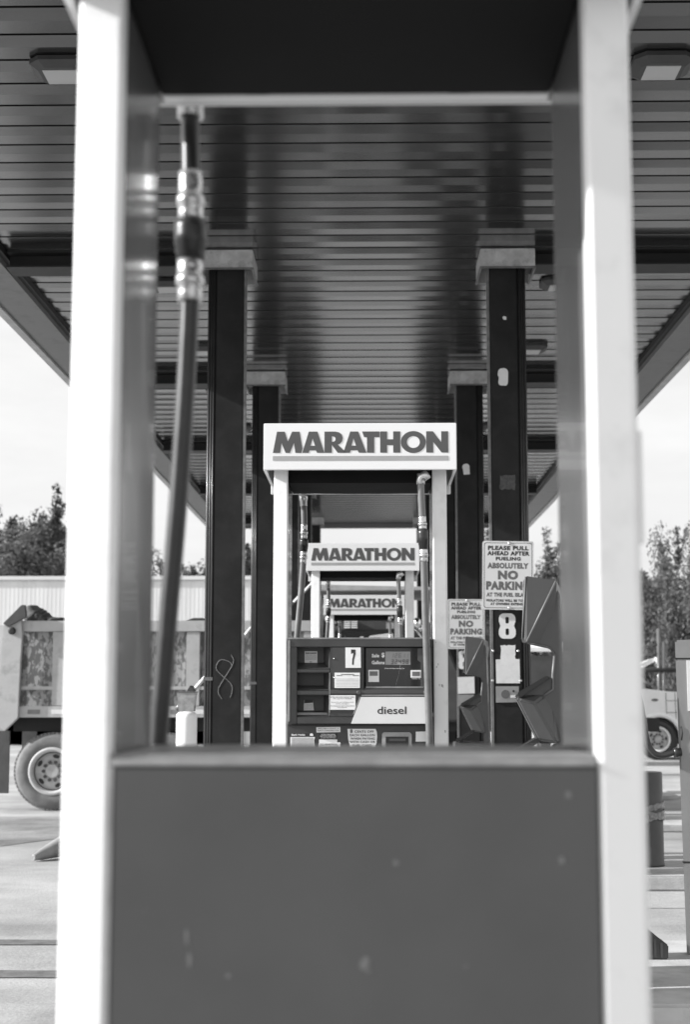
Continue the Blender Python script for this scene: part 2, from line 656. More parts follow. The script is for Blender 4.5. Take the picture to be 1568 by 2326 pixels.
LY0 = ceil_at(1497, 166, SZ - .065).y
LY1 = ceil_at(1240, 655, SZ - .065).y
LY2 = ceil_at(1215, 800, SZ - .065).y
LXL, LXR = ceil_at(143, 178, SZ - .065).x, ceil_at(1497, 178, SZ - .065).x
for yl in (LY0, LY0 + LY2 - LY1, LY1, LY2, LY1 + 5.12, LY2 + 5.12, LY1 + 10.24, LY2 + 10.24, LY1 + 15.36, LY2 + 15.36):
    for xl in (LXL, LXR):
        side = 'left' if xl < 0 else 'right'
        order = ['nearest', 'second nearest', 'third', 'fourth', 'fifth', 'sixth', 'seventh', 'eighth', 'ninth', 'farthest'][n_l // 2]
        lab = 'square canopy lamp with bright lens, %s in the %s hand row of the ceiling' % (order, side)
        n_l += 1
        if lamp_proto is None:
            lamp_proto = thing('canopy_lamp', lab, 'lamp', (xl, yl, SZ), 0, 'lamps under the canopy')
            b = MB()
            w, c = .188, .068
            def octo(k, z):
                ww, cc = w * k, c * k
                return [(x, y_, z) for x, y_ in ((-ww + cc, -ww), (ww - cc, -ww), (ww, -ww + cc), (ww, ww - cc), (ww - cc, ww), (-ww + cc, ww), (-ww, ww - cc), (-ww, -ww + cc))]
            b.hull(octo(1, .0) + octo(1, -.028) + octo(.72, -.062))
            b.build('housing', 'lamp', lamp_proto)
            b = MB()
            b.hull([(x, y_, z) for x in (-.108, .108) for y_ in (-.105, .105) for z in (-.060, -.067)])
            b.build('lens', 'lens', lamp_proto)
        else:
            dup(lamp_proto, (xl, yl, SZ), lab)

# ------------------------------------------------------------------ columns
CAPB = CAMZ + 3.80


def make_column(sx, loc, label):
    """sx = +1: conduits on the right side of the shaft, -1: on the left"""
    t = thing('canopy_column', label, 'column', loc, 0, 'dark steel columns carrying the canopy')
    z0 = .05
    H = CAPB + .10
    b = MB()
    b.box(-.125, .125, 0, .25, z0, H, .008)
    b.build('shaft', 'column', t)
    b = MB()
    xi = -sx * .1255
    b.box(min(xi, xi - sx * .022), max(xi, xi - sx * .022), -.003, .06, z0, H)
    b.build('corner_trim', 'column_edge', t)
    b = MB()
    for k in range(3):
        b.tube([(sx * (.147 + .022 * k), .02, z0), (sx * (.147 + .022 * k), .02, H)], .0105, 12)
    b.build('conduit', 'conduit', t)
    b = MB()
    b.box(min(sx * .205, sx * .127), max(sx * .205, sx * .127), .032, .2, z0, H)
    b.build('side_channel', 'column', t)
    b = MB()
    b.box(min(sx * .128, sx * .21), max(sx * .128, sx * .21), .004, .034, 1.55 + .25 * (sx < 0) - .13, 1.55 + .25 * (sx < 0) - .10)
    b.build('conduit_clamp', 'column_edge', t)
    # galvanised shroud at the ceiling: open-bottomed collar
    b = MB()
    ox = sx * .035
    ts = .01
    x0, x1, y0, y1 = -.245 + ox, .245 + ox, -.14, .42
    for bx in ((x0, x1, y0, y0 + ts), (x0, x1, y1 - ts, y1), (x0, x0 + ts, y0 + ts, y1 - ts), (x1 - ts, x1, y0 + ts, y1 - ts)):
        b.box(*bx, CAPB, CAPB + .17, .004)
    b.box(x0 + .002, x1 - .002, y0 + .002, y1 - .002, CAPB + .15, CAPB + .165)
    cap = b.build('collar', 'cap', t)
    b = MB()
    b.box(x0 - .008, x1 + .008, y0 - .008, y0 + .012, CAPB - .012, CAPB + .004, .003)
    b.box(x0 - .008, x0 + .012, y0 + .013, y1, CAPB - .012, CAPB + .004, .003)
    b.box(x1 - .012, x1 + .008, y0 + .013, y1, CAPB - .012, CAPB + .004, .003)
    b.build('collar_lip', 'column_edge', cap)
    return t


XCL, XCR = at(518, 1250, 13.2).x, at(1151, 1250, 13.2).x
ords = ['nearest', 'second', 'third', 'fourth', 'farthest']
protoL = protoR = None
columns = {}
for k, yc in enumerate(COLY):
    ll = ['nearest left hand canopy column with a chalk figure eight', 'second left hand canopy column, behind the chalked one',
          'third left hand canopy column half hidden by dispenser 7', 'fourth left hand canopy column far behind the dispensers',
          'farthest left hand canopy column against the sky'][k]
    lr = ['nearest right hand canopy column with the white numeral 8', 'second right hand canopy column with the smaller partly hidden sign',
          'third right hand canopy column behind the white dispenser post', 'fourth right hand canopy column far behind the dispensers',
          'farthest right hand canopy column against the sky'][k]
    if k == 0:
        protoL = make_column(-1, (XCL, yc, 0), ll)
        protoR = make_column(1, (XCR, yc, 0), lr)
        columns['L0'], columns['R0'] = protoL, protoR
    else:
        columns['L%d' % k] = dup(protoL, (XCL, yc, 0), ll)
        columns['R%d' % k] = dup(protoR, (XCR, yc, 0), lr)


def on(par, px, py, Y, dy=0):
    """pixel to local point of a thing on plane Y"""
    return at(px, py, Y + dy) - par.location


# chalk figure on the left column
L0 = columns['L0']
pts = [(1145, 710), (1178, 790), (1150, 880), (1045, 1050), (975, 1165), (950, 1230), (960, 1300), (1005, 1370)]
pts2 = [(1160, 870), (1120, 815), (1020, 780), (960, 800), (918, 880), (940, 950), (1045, 1050), (1130, 1130), (1160, 1200), (1150, 1290), (1125, 1345)]


def smooth(ps, n=6):
    out = []
    for i in range(len(ps) - 1):
        p0, p1, p2, p3 = ps[max(i - 1, 0)], ps[i], ps[i + 1], ps[min(i + 2, len(ps) - 1)]
        for k in range(n):
            t = k / n
            out.append(tuple(.5 * ((2 * b) + (-a + c) * t + (2 * a - 5 * b + 4 * c - d) * t * t + (-a + 3 * b - 3 * c + d) * t ** 3) for a, b, c, d in zip(p0, p1, p2, p3)))
    out.append(ps[-1])
    return out


b = MB()
for q in (pts, pts2):
    b.tube([on(L0, (x / 4.126 + 560) * .6272, (y_ / 4.126 + 2200) * .6272, 13.2, -.002) for x, y_ in smooth(q)], .0019, 6)
b.build('chalk_scrawl', 'chalk', L0)

# number 8 (condensed, square shouldered) on the right column


def eight(par, cx_, cz, w, h, y, name='numeral'):
    def rr(x0, x1, z0, z1, r, n=6):
        out = []
        for ax, az, a0 in ((x1 - r, z1 - r, 0), (x0 + r, z1 - r, 90), (x0 + r, z0 + r, 180), (x1 - r, z0 + r, 270)):
            for i in range(n + 1):
                a = math.radians(a0 + 90 * i / n)
                out.append((ax + r * math.cos(a), az + r * math.sin(a)))
        return out
    W, Hh = w / 2, h / 2
    top = rr(-W * .97, W * .97, .0, Hh, W * .62)
    bot = rr(-W, W, -Hh, .0, W * .62)
    # outline: join the two bowls with a waist
    outl = [p for p in top if p[1] > Hh * .14]
    outl_b = [p for p in bot if p[1] < -Hh * .14]
    topo = sorted(outl, key=lambda p: math.atan2(p[1] - Hh * .5, p[0]))
    boto = sorted(outl_b, key=lambda p: math.atan2(p[1] + Hh * .5, p[0]))
    # walk: right side of waist up over the top to the left, then bottom
    ang = lambda p, cz_: math.atan2(p[1] - cz_, p[0])
    t1 = sorted(outl, key=lambda p: (ang(p, Hh * .5) + PI / 2) % (2 * PI))
    b1 = sorted(outl_b, key=lambda p: (ang(p, -Hh * .5) - PI / 2) % (2 * PI))
    loop = t1 + [(-W * .80, 0)] + b1 + [(W * .80, 0)]
    h1 = rr(-W * .20, W * .20, Hh * .20, Hh * .72, W * .15)
    h2 = rr(-W * .20, W * .20, -Hh * .72, -Hh * .20, W * .15)
    me = glyph_mesh([[loop, h1, h2]])
    return link(name, me, 'white_ink', par, (cx_, y, cz))


R0, R1 = columns['R0'], columns['R1']
p = on(R0, 1153, 1422, 13.2)
eight(R0, p.x, p.z, .150, .222, -.003)
p = on(R1, 1055, 1499, 18.32)
eight(R1, p.x, p.z, .150, .222, -.003)


def decal(par, poly_px, Y, dy, name, m, th=.002):
    b = MB()
    pl = [on(par, x, y_, Y) for x, y_ in poly_px]
    b.prism([(q.x, q.z) for q in pl], 'y', dy - th, dy)
    return b.build(name, m, par)


def ragged(x0, y0, x1, y1, amp, n=6, seed=1):
    rnd = random.Random(seed)
    out = []
    for (ax, ay, bx, by) in ((x0, y0, x1, y0), (x1, y0, x1, y1), (x1, y1, x0, y1), (x0, y1, x0, y0)):
        for i in range(n):
            t = i / n
            out.append((ax + (bx - ax) * t + rnd.uniform(-amp, amp), ay + (by - ay) * t + rnd.uniform(-amp, amp)))
    return out


decal(R0, ragged(1138, 1466, 1171, 1503, 1.6, 7, 3), 13.2, -.001, 'torn_sticker', 'paper')
decal(R0, [(1127, 1498), (1181, 1497), (1182.5, 1552), (1128, 1552)], 13.2, -.004, 'paper_notice', 'paper')
ic = decal(R0, [(1127, 1559), (1179, 1559), (1180, 1595), (1127.5, 1596)], 13.2, -.001, 'intercom_plate', 'intercom', .012)
p = on(R0, 1149, 1577, 13.2)
MB().cyl('y', (p.x, 0, p.z), .038, -.0155, -.013, 28).build('speaker_grille', 'mesh_dark', ic)
p = on(R0, 1167, 1570, 13.2)
MB().cyl('y', (p.x, 0, p.z), .010, -.019, -.013, 16).build('call_button', 'black', ic)
p = on(R0, 1167, 1582, 13.2)
MB().box(p.x - .026, p.x + .026, -.0155, -.013, p.z - .011, p.z + .011).build('name_strip', 'white_ink', ic)
for (x, y_) in ((1121, 1478.5), (1178, 1478.5), (1120, 1546), (1184, 1546)):
    p = on(R0, x, y_, 13.2)
    MB().lathe([(.012, -.001), (.012, -.006), (.005, -.010)], 'y', (p.x, 0, p.z), 14).build('screw', 'steel', R0)
# pale cover patch, paint dots, scrubbed patch
b = MB()
q = [on(R0, (x / 1.2544 + 1250) * .6272, (y_ / 1.2544 + 900) * .6272, 13.2) for x, y_ in
     ((697, 555), (706, 546), (725, 544), (737, 550), (742, 562), (741, 612), (735, 624), (704, 622), (697, 612), (700, 585), (694, 575))]
b.prism([(v.x, v.z) for v in q], 'y', -.014, -.001, .003)
b.build('socket_cover', 'paper', R0)
q = on(R0, 1147, 723, 13.2)
MB().prism([(q.x - .02, q.z + .01), (q.x - .004, q.z + .02), (q.x + .018, q.z + .012), (q.x + .014, q.z - .016), (q.x - .01, q.z - .012)], 'y', -.002, -.0005).build('paint_chip', 'paper', R0)
decal(R0, ragged(1137, 1080, 1172, 1112, 2, 8, 9), 13.2, -.0006, 'scrubbed_patch', 'scrub', .0008)
q = [on(R1, (x / 1.2544 + 1250) * .6272, (y_ / 1.2544 + 900) * .6272, 18.32) for x, y_ in
     ((533, 990), (540, 980), (556, 978), (566, 986), (568, 1026), (540, 1028), (537, 1005))]
MB().prism([(v.x, v.z) for v in q], 'y', -.014, -.001, .003).build('socket_cover', 'paper', R1)
decal(R1, [(1040, 1538), (1078, 1537), (1079, 1575), (1041, 1576)], 18.32, -.004, 'paper_notice', 'paper')
decal(R1, [(1041, 1578), (1077, 1578), (1078, 1604), (1041, 1604)], 18.32, -.001, 'intercom_plate', 'intercom', .012)

# no parking signs hung on the right columns
SIGN_LINES = ['PLEASE PULL', 'AHEAD AFTER', 'FUELING', 'ABSOLUTELY', 'NO', 'PARKING', 'AT THE FUEL ISLAND', 'VIOLATORS WILL BE TOWED', 'AT OWNERS EXPENSE']
SB = [(650, 1238, 290, 355), (640, 1252, 368, 432), (763, 1125, 452, 506), (643, 1238, 538, 624), (795, 1088, 650, 784),
      (626, 1262, 808, 936), (632, 1262, 972, 1034), (624, 1262, 1068, 1106), (688, 1174, 1118, 1156)]


def make_sign(loc, label, tilt):
    t = thing('parking_sign', label, 'sign', loc, 0, 'white no parking signs on the columns')
    t.rotation_euler = (0, tilt, 0)
    w, h = .452, .605
    b = MB()
    rr = .02
    poly = []
    for ax, az, a0 in ((w / 2 - rr, h / 2 - rr, 0), (-w / 2 + rr, h / 2 - rr, 90), (-w / 2 + rr, -h / 2 + rr, 180), (w / 2 - rr, -h / 2 + rr, 270)):
        for i in range(5):
            a = math.radians(a0 + 22.5 * i)
            poly.append((ax + rr * math.cos(a), az + rr * math.sin(a)))
    b.prism(poly, 'y', -.003, .003)
    b.build('panel', 'plate', t)
    # printed border
    def ring(k):
        return [(x * (w / 2 - k) / (w / 2), z * (h / 2 - k) / (h / 2)) for x, z in poly]
    link('border', glyph_mesh([[ring(.014), ring(.0185)]]), 'ink', t, (0, -.0034, 0))
    # crop coordinates: panel spans x 572..1312, z 225..1225 in the enlarged photo
    def cv(bx):
        x0, x1, y0, y1 = bx
        s = w / (1312 - 572)
        sz = h / (1220 - 222)
        return ((x0 - 942) * s, (x1 - 942) * s, (721 - y1) * sz, (721 - y0) * sz)
    gl = [3, 4, 5, 6]
    for bl in ([0, 1, 2], [7, 8]):
        link('black_lettering', text_mesh([SIGN_LINES[i] for i in bl], [cv(SB[i]) for i in bl], .06, 1.12), 'ink', t, (0, -.0034, 0))
    link('grey_lettering', text_mesh([SIGN_LINES[i] for i in gl], [cv(SB[i]) for i in gl], .07, 1.12), 'ink_grey', t, (0, -.0034, 0))
    for z in (.285, -.287):
        MB().lathe([(.014, -.003), (.014, -.007), (.006, -.011)], 'y', (.0 + .012, 0, z), 18).build('bolt', 'steel', t)
    return t


p = at(1155, 1307, 13.17)
sg = make_sign(p, 'larger white no parking sign on the nearest right column above numeral 8', math.radians(.9))
p = at(1059.5, 1417.5, 18.29)
s2 = dup(sg, p, 'smaller white no parking sign partly covered by a grey pump hood', None)
s2.rotation_euler = (0, math.radians(.4), 0)

# ------------------------------------------------------------------ fuel dispensers
D1Y = 7.3
DX = at(819, 1590, D1Y).x
HOOD_B, HOOD_T = at(819, 1067, D1Y - .10).z, at(819, 961, D1Y - .10).z
MARATHON = [
    [[(160, 470), (189, 317), (245, 317), (268, 388), (298, 317), (352, 317), (374, 440), (366, 470), (322, 470), (312, 398), (283, 470), (252, 470), (222, 398), (213, 470)]],
    [[(372, 470), (419, 317), (481, 317), (532, 470), (479, 470), (470, 452), (425, 452), (418, 470)], [(447, 366), (431, 419), (464, 419)]],
    [[(532, 470), (532, 317), (610, 317), (640, 324), (658, 341), (664, 364), (659, 388), (644, 404), (628, 411), (690, 470), (628, 470), (585, 412), (585, 470)],
     [(585, 352), (585, 390), (600, 390), (611, 381), (612, 364), (603, 353)]],
    [[(668, 470), (718, 317), (775, 317), (835, 470), (780, 470), (771, 452), (722, 452), (715, 470)], [(742, 366), (727, 419), (759, 419)]],
    [[(804, 317), (930, 317), (930, 358), (891, 358), (891, 470), (839, 470), (839, 358), (818, 358)]],
    [[(934, 470), (934, 317), (984, 317), (984, 374), (1028, 374), (1028, 317), (1079, 317), (1079, 470), (1028, 470), (1028, 416), (984, 416), (984, 470)]],
    [ell(1173, 394, 90, 79, 40), ell(1173, 394, 47, 43, 30)],
    [[(1266, 470), (1266, 317), (1314, 317), (1374, 396), (1374, 317), (1424, 317), (1424, 470), (1376, 470), (1316, 393), (1316, 470)]],
]


def make_dispenser(loc, label, full):
    t = thing('fuel_dispenser', label, 'fuel dispenser', loc, 0, 'white framed fuel dispensers in one line')
    X, Yd, Z = loc
    zb = .10
    # posts: slightly raked front face, return, grey side panel behind
    for s in (-1, 1):
        b = MB()
        b.prism([(s * .4265, .016), (s * .419, .006), (s * .361, -.0), (s * .356, .004), (s * .356, .045), (s * .4265, .045)], 'z', zb, HOOD_T - .03, .0015)
        post = b.build('post', 'post_white', t)
        b = MB()
        b.box(s * .357 if s > 0 else -.415, .415 if s > 0 else -.357, .046, .42, zb, HOOD_T - .04, .003)
        b.build('side_panel', 'inner_grey', t)
    # beam inside the hood
    bd = .048 if full else 0        # the far dispensers have a deeper beam
    b = MB()
    b.box(-.354, .354, .03, .418, HOOD_B + .002 - bd, HOOD_T - .05, .004)
    b.build('beam', 'beam', t)
    # hood: four walls and a lid, hollow below
    ho = .471 if full else .455
    hx0, hx1, hy0, hy1 = -ho, ho, -.10, .47
    b = MB()
    b.box(hx0, hx1, hy0, hy0 + .014, HOOD_B, HOOD_T, .003)
    b.box(hx0, hx1, hy1 - .014, hy1, HOOD_B + .002 - bd, HOOD_T, .003)
    b.box(hx0, hx0 + .014, hy0 + .0145, hy1 - .0145, HOOD_B, HOOD_T)
    b.box(hx1 - .014, hx1, hy0 + .0145, hy1 - .0145, HOOD_B, HOOD_T)
    b.box(hx0 + .0145, hx1 - .0145, hy0 + .0145, hy1 - .0145, HOOD_T - .03, HOOD_T - .004)
    hood = b.build('hood', 'hood', t)
    sx = .942 / (1484 - 92)
    szz = (HOOD_T - HOOD_B) / (592 - 256)
    cvx = lambda x: (x - 788) * sx
    cvz = lambda y_: HOOD_B + (592 - y_) * szz
    shapes = [[[(cvx(x), cvz(y_)) for x, y_ in lp] for lp in g] for g in MARATHON]
    me = glyph_mesh(shapes)
    link('lettering', me, 'logo', hood, (0, hy0 - .0012, 0))
    link('stripe', glyph_mesh([[[(cvx(160), cvz(526)), (cvx(1425), cvz(526)), (cvx(1425), cvz(493)), (cvx(160), cvz(493))]]]), 'stripe', hood, (0, hy0 - .0012, 0))
    l2 = link('lettering', me, 'logo', hood, (0, hy1 + .0012, 0))
    l2.rotation_euler = (0, 0, PI)
    # rear lower lip and two clips
    b = MB()
    b.box(-.354, .354, .421, .452, HOOD_B + .002 - bd, HOOD_B + .016 - bd, .003)
    b.build('rear_lip', 'inner_grey' if full else 'hood', t)  # same lip coloured as lit on the near frame, as shaded on the others
    for x in (-.18, .19):
        MB().box(x - .02, x + .02, .419, .4205, HOOD_B + .004 - bd, HOOD_B + .012 - bd).build('clip', 'inner_grey', t)
    # sill, trim and lower cladding
    sz = 1.55 - .088 if full else at(803, 1714, 2.2).z
    b = MB()
    b.box(-.3545, .3545, .006, .42, sz - .03, sz, .003)
    b.build('sill', 'sill', t)
    b = MB()
    b.box(-.3545, .3545, -.003, .03, sz - .0165, sz - .0075, .002)
    b.build('sill_trim', 'trim', t)
    b = MB()
    b.box(-.349, .3545, -.001, .40, zb, sz - .018, .003)
    b.build('lower_panel', 'panel_grey', t)
    b = MB()
    b.box(-.3555, -.3495, .0, .05, zb, sz - .018)
    b.build('panel_edge', 'trim', t)
    # base plinth
    MB().box(-.43, .43, .0, .44, 0.0, zb - .002, .004).build('base', 'beam', t)

    # hoses
    def hose(xt, yt, z_top, zs, pts, r=.0175, m='rubber', ksz=1.0):
        """zs: heights of fitting bottoms: elbow, swivel top, swivel bottom, breakaway bottom, end fitting bottom"""
        b = MB()
        b.tube([(x, y_, z) for x, y_, z in smooth(pts, 8)], r, 18)
        h = b.build('hose', m, t)
        prof = pts
        def xy(z):
            for (a, b_) in zip(prof, prof[1:]):
                if b_[2] <= z <= a[2]:
                    k = (a[2] - z) / max(1e-6, a[2] - b_[2])
                    return a[0] + (b_[0] - a[0]) * k, a[1] + (b_[1] - a[1]) * k
            return prof[-1][0], prof[-1][1]
        def seg(z1, z0, rads, nm, mm):
            b = MB()
            n = len(rads)
            P, R = [], []
            for i, q in enumerate(rads):
                for dz in (0, 1):
                    z = z1 + (z0 - z1) * (i + (.02 if dz == 0 else .98)) / n
                    x, y_ = xy(z)
                    P.append((x, y_, z))
                    R.append(q * ksz)
            b.tube(P, R, 24)
            b.build(nm, mm, h)
        seg(z_top + .01, zs[0], [.024, .021], 'elbow', 'steel')
        seg(zs[1], zs[2], [.019, .019, .019, .022, .0195, .0195], 'swivel', 'steel')
        seg(zs[2], zs[3], [.0255, .0255, .0255, .024, .022], 'breakaway', 'rubber')
        seg(zs[3], zs[4], [.0205, .0205, .0225, .019, .019], 'coupling', 'steel')
        return h
    if not full:
        yh = .50
        loc_ = lambda px, py: at(px, py, Yd + yh) - Vector(loc)
        P = [loc_(433, 190), loc_(432, 300), loc_(433, 390), loc_(433, 540), loc_(431, 690), loc_(419, 930), loc_(402, 1170), loc_(382, 1400), loc_(362, 1640), loc_(352, 1760), loc_(350, 1900)]
        P = [(q.x, yh, q.z) for q in P]
        z = lambda py: loc_(433, py).z
        hose(0, 0, z(215), [z(268), z(392), z(503), z(590), z(686)], P, ksz=1.2)
    else:
        # rear hose on the left
        yh = .50
        loc_ = lambda px, py: at(px, py, Yd + yh) - Vector(loc)
        P = [loc_(689, 1120), loc_(691, 1170), loc_(691, 1215), loc_(690, 1260), loc_(684, 1350), loc_(675, 1448), loc_(668, 1560), loc_(664, 1700)]
        P = [(q.x, yh, q.z) for q in P]
        z = lambda py: loc_(690, py).z
        hose(0, 0, z(1128), [z(1150), z(1190), z(1225), z(1252), z(1280)], P, .0165, 'hose_grey', .9)
        # front hose on the right
        yh = -.055
        loc_ = lambda px, py: at(px, py, Yd + yh) - Vector(loc)
        P = [loc_(956, 1076), loc_(957, 1120), loc_(960, 1180), loc_(962, 1230), loc_(963.5, 1270), loc_(967, 1400), loc_(971, 1520), loc_(975, 1640), loc_(977, 1760), loc_(979, 2000)]
        P = [(q.x, yh, q.z) for q in P]
        z = lambda py: loc_(960, py).z
        hose(0, 0, z(1080), [z(1100), z(1173), z(1203), z(1247), z(1276)], P, .0175, 'hose_grey', 1.0)
    return t


fg = make_dispenser((at(802.5, 1590, 2.2).x, 2.2, 0), 'nearest open dispenser frame with empty window and plain grey lower panel', False)
# raised plate on the outer side of its right post
q0, q1 = at(1450, 985, 2.26) - fg.location, at(1461, 1238, 2.26) - fg.location
MB().box(.428, .436, .03, .11, q1.z, q0.z, .002).build('side_plate', 'white', fg)

rnd = random.Random(21)
M['scuff'] = mat('dusty_scuff', .125, .7, var=.2, scale=30)
for px, py, w_, h_ in ((830, 2188, .010, .012), (838, 2204, .005, .007), (1291, 1806, .006, .007), (900, 1960, .005, .006), (1277, 1953, .006, .006), (518, 2216, .004, .004),
                     (424, 2130, .003, .018), (430, 2180, .004, .014), (1060, 2195, .003, .003)):
    q = at(px, py, 2.2) - fg.location
    b = MB()
    poly = []
    for k in range(9):
        a = 2 * PI * k / 9
        r_ = rnd.uniform(.55, 1.0)
        poly.append((q.x + w_ * r_ * math.cos(a), q.z + h_ * r_ * math.sin(a)))
    b.prism(poly, 'y', -.00135, -.0009)
    b.build('scuff', 'scuff', fg)

d1 = make_dispenser((DX, D1Y, 0), 'dispenser marked 7 with diesel panel and sale display, in sharp focus', True)
detail = set()


def c7(x, y_, dy):
    q = src(x / 2.24 + 950, y_ / 2.24 + 2150, D1Y + dy) - d1.location
    return q.x, q.z


FY = -.035      # head front plane (local y)
RY = .055       # back of the recesses


def fbox(x0, y0, x1, y1, ya, yb, name, m, par, bev=.0):
    """box whose FRONT rectangle is given in enlarged-photo pixels on plane ya"""
    ax, az = c7(x0, y0, ya)
    bx, bz = c7(x1, y1, ya)
    b = MB()
    b.box(min(ax, bx), max(ax, bx), ya, yb, min(az, bz), max(az, bz), bev)
    return b.build(name, m, par)


def fpoly(ps, ya, th, name, m, par, bev=0):
    b = MB()
    b.prism([c7(x, y_, ya) for x, y_ in ps], 'y', ya, ya + th, bev)
    return b.build(name, m, par)


# --- head: back box + face members around the bays
ax, az = c7(206, 372, FY)
bx, bz = c7(1380, 1058, FY)
b = MB()
b.box(ax, bx, RY, .37, bz, az, .004)


def member(x0, y0, x1, y1, ya=FY, bev=.003):
    p, q = c7(x0, y0, ya), c7(x1, y1, ya)
    b.box(min(p[0], q[0]), max(p[0], q[0]), ya, RY + .001, min(p[1], q[1]), max(p[1], q[1]), bev)


member(206, 372, 1380, 432)                 # top rail
member(226, 433, 280, 1057, FY + .002)      # left stile
member(281, 1000, 1380, 1057)               # bottom rail
member(551, 433, 826, 999, FY + .004)       # middle field
member(827, 765, 1380, 999, FY + .002)      # field under the display
member(1312, 433, 1380, 764, FY + .001)     # right stile
for ya_, yb_ in ((612, 640), (786, 822)):   # shelves between the left bays
    member(281, ya_, 550, yb_, FY + .004)
head = b.build('pump_head', 'head', d1)
detail.add(head)
# sloped bay floors and side cheeks
for (yt, yb2) in ((560, 611), (745, 785), (950, 999)):
    b = MB()
    f0, f1 = c7(282, yb2, FY + .004), c7(549, yb2, FY + .004)
    z1 = c7(300, yt, RY)[1]
    b.hull([(f0[0], FY + .006, f0[1] + .001), (f1[0], FY + .006, f0[1] + .001), (f0[0], RY - .001, f0[1] + .001), (f1[0], RY - .001, f0[1] + .001),
            (f0[0], RY - .002, z1), (f1[0], RY - .002, z1)])
    b.build('bay_floor', 'head', head)
for yt, yb2 in ((436, 600), (642, 780), (824, 990)):
    b = MB()
    x1 = c7(549, yt, FY)[0]
    x0 = c7(495, yt, FY)[0]
    za, zb_ = c7(549, yt, FY)[1], c7(549, yb2, FY)[1]
    b.hull([(x1, FY + .006, za), (x1, FY + .006, zb_), (x1, RY - .002, za), (x1, RY - .002, zb_), (x0, RY - .002, za), (x0, RY - .002, zb_)])
    b.build('bay_cheek', 'head', head)
# paler top edge and bright left edge
fbox(206, 356, 1380, 371, FY + .004, .36, 'top_edge', 'head_edge', head, .003)
fbox(207, 374, 224, 1040, FY - .004, FY + .03, 'edge_strip', 'trim', head, .003)
fbox(545, 640, 550, 965, FY - .002, FY + .003, 'corner_bead', 'trim', head)
fbox(206, 1061, 1380, 1072, -.01, .03, 'shadow_gap', 'black', head)
# stickers in the bays
st = fpoly([(344, 467), (447, 467), (447, 570), (344, 571)], RY - .003, .002, 'sticker', 'paper', head)


def fine_lines(rows, ya, par, m='ink_grey', seed=1):
    """rows of unreadably small print: short dashes"""
    rnd = random.Random(seed)
    bm_ = MB()
    for x0, x1, y_, h in rows:
        x = x0
        while x < x1 - 2:
            w = min(rnd.uniform(4, 13), x1 - x)
            p, q = c7(x, y_, ya), c7(x + w, y_ + h, ya)
            bm_.box(p[0], q[0], ya - .0006, ya, q[1], p[1])
            x += w + 2.2
    return bm_.build('small_print', m, par)


fine_lines([(352, 440, 478, 9)], RY - .003, st, 'ink', 2)
fine_lines([(352, 440, 496 + 9 * i, 2.5) for i in range(5)] + [(386, 402, 549, 6), (390, 398, 558, 6)], RY - .0032, st, 'ink_grey', 3)
st = fpoly([(341, 862), (411, 866), (419, 946), (336, 947)], RY - .004, .002, 'sticker', 'paper', head)
fpoly([(343, 862), (410, 866), (412, 884), (342, 890)], RY - .0052, .001, 'sticker_band', 'ink', st)
fine_lines([(344, 412, 898 + 9 * i, 2.5) for i in range(5)], RY - .0042, st, 'ink_grey', 4)
# middle field: door panel, number plate, notice
fbox(567, 437, 803, 768, FY - .003, FY + .005, 'card_door', 'head', head, .002)
plate = fpoly([(675, 437), (799, 437), (801, 602), (676, 602)], FY - .006, .002, 'number_plate', 'paper', head)
sv = [(721, 453), (757, 453), (757, 490), (744, 540), (742, 577), (729, 577), (731, 535), (740, 490), (740, 481), (732, 481), (732, 487), (721, 487)]
link('numeral', glyph_mesh([[[c7(x, y_, FY - .0066) for x, y_ in sv]]]), 'ink', plate, (0, FY - .0066, 0))
no = fpoly([(587, 641), (793, 641), (793, 765), (587, 765)], FY - .006, .002, 'paper_notice', 'paper', head)
fine_lines([(640, 745, 652, 7), (605, 650, 661, 6), (735, 785, 661, 6)], FY - .0061, no, 'ink_grey', 5)
fine_lines([(598, 782, 690 + 12 * i, 2) for i in range(6)], FY - .0061, no, 'stripe', 6)
for x, y_ in ((582, 526), (584, 681), (784, 526)):
    q = c7(x, y_, FY - .006)
    MB().lathe([(.0035, -.006), (.0035, -.009), (.0015, -.011)], 'y', (q[0], FY + .004, q[1]), 14).build('screw', 'steel', head)
no = fpoly([(543, 824), (757, 824), (757, 942), (543, 942)], FY - .0015, .002, 'fuel_notice', 'paper', head)
tx = ['ULTRA LOW SULFUR HIGHWAY DIESEL', 'FUEL (15 ppm SULFUR MAXIMUM)', 'Required for use in all highway diesel', 'vehicles and engines.', 'Recommended for use in all diesel vehicles', 'and engines.']
rows = [(552, 748, 834, 845), (575, 725, 848, 858), (560, 742, 876, 886), (595, 705, 889, 899), (553, 750, 905, 915), (610, 690, 918, 928)]


def c7box(r, ya):
    p, q = c7(r[0], r[3], ya), c7(r[1], r[2], ya)
    return (p[0], q[0], p[1], q[1])


link('lettering', text_mesh(tx, [c7box(r, FY - .002) for r in rows], .01), 'ink_grey', no, (0, FY - .0022, 0))
# display window
win = fbox(842, 442, 1308, 752, FY + .026, RY + .002, 'display_window', 'glass', head, .002)
fbox(842, 753, 1310, 764, FY + .006, FY + .05, 'window_ledge', 'head_edge', head)
fpoly([(1262, 446), (1308, 442), (1308, 752), (1290, 748), (1290, 560), (1262, 540)], FY + .014, .012, 'window_frame', 'pump', win)
gy = FY + .024
lcd = fbox(1000, 470, 1204, 577, gy, FY + .027, 'lcd_screen', 'lcd', win)
SEG = {'0': 'abcdef', '1': 'bc', '2': 'abged', '3': 'abgcd', '4': 'fgbc', '6': 'afgedc', '8': 'abcdefg', '9': 'abcdfg'}


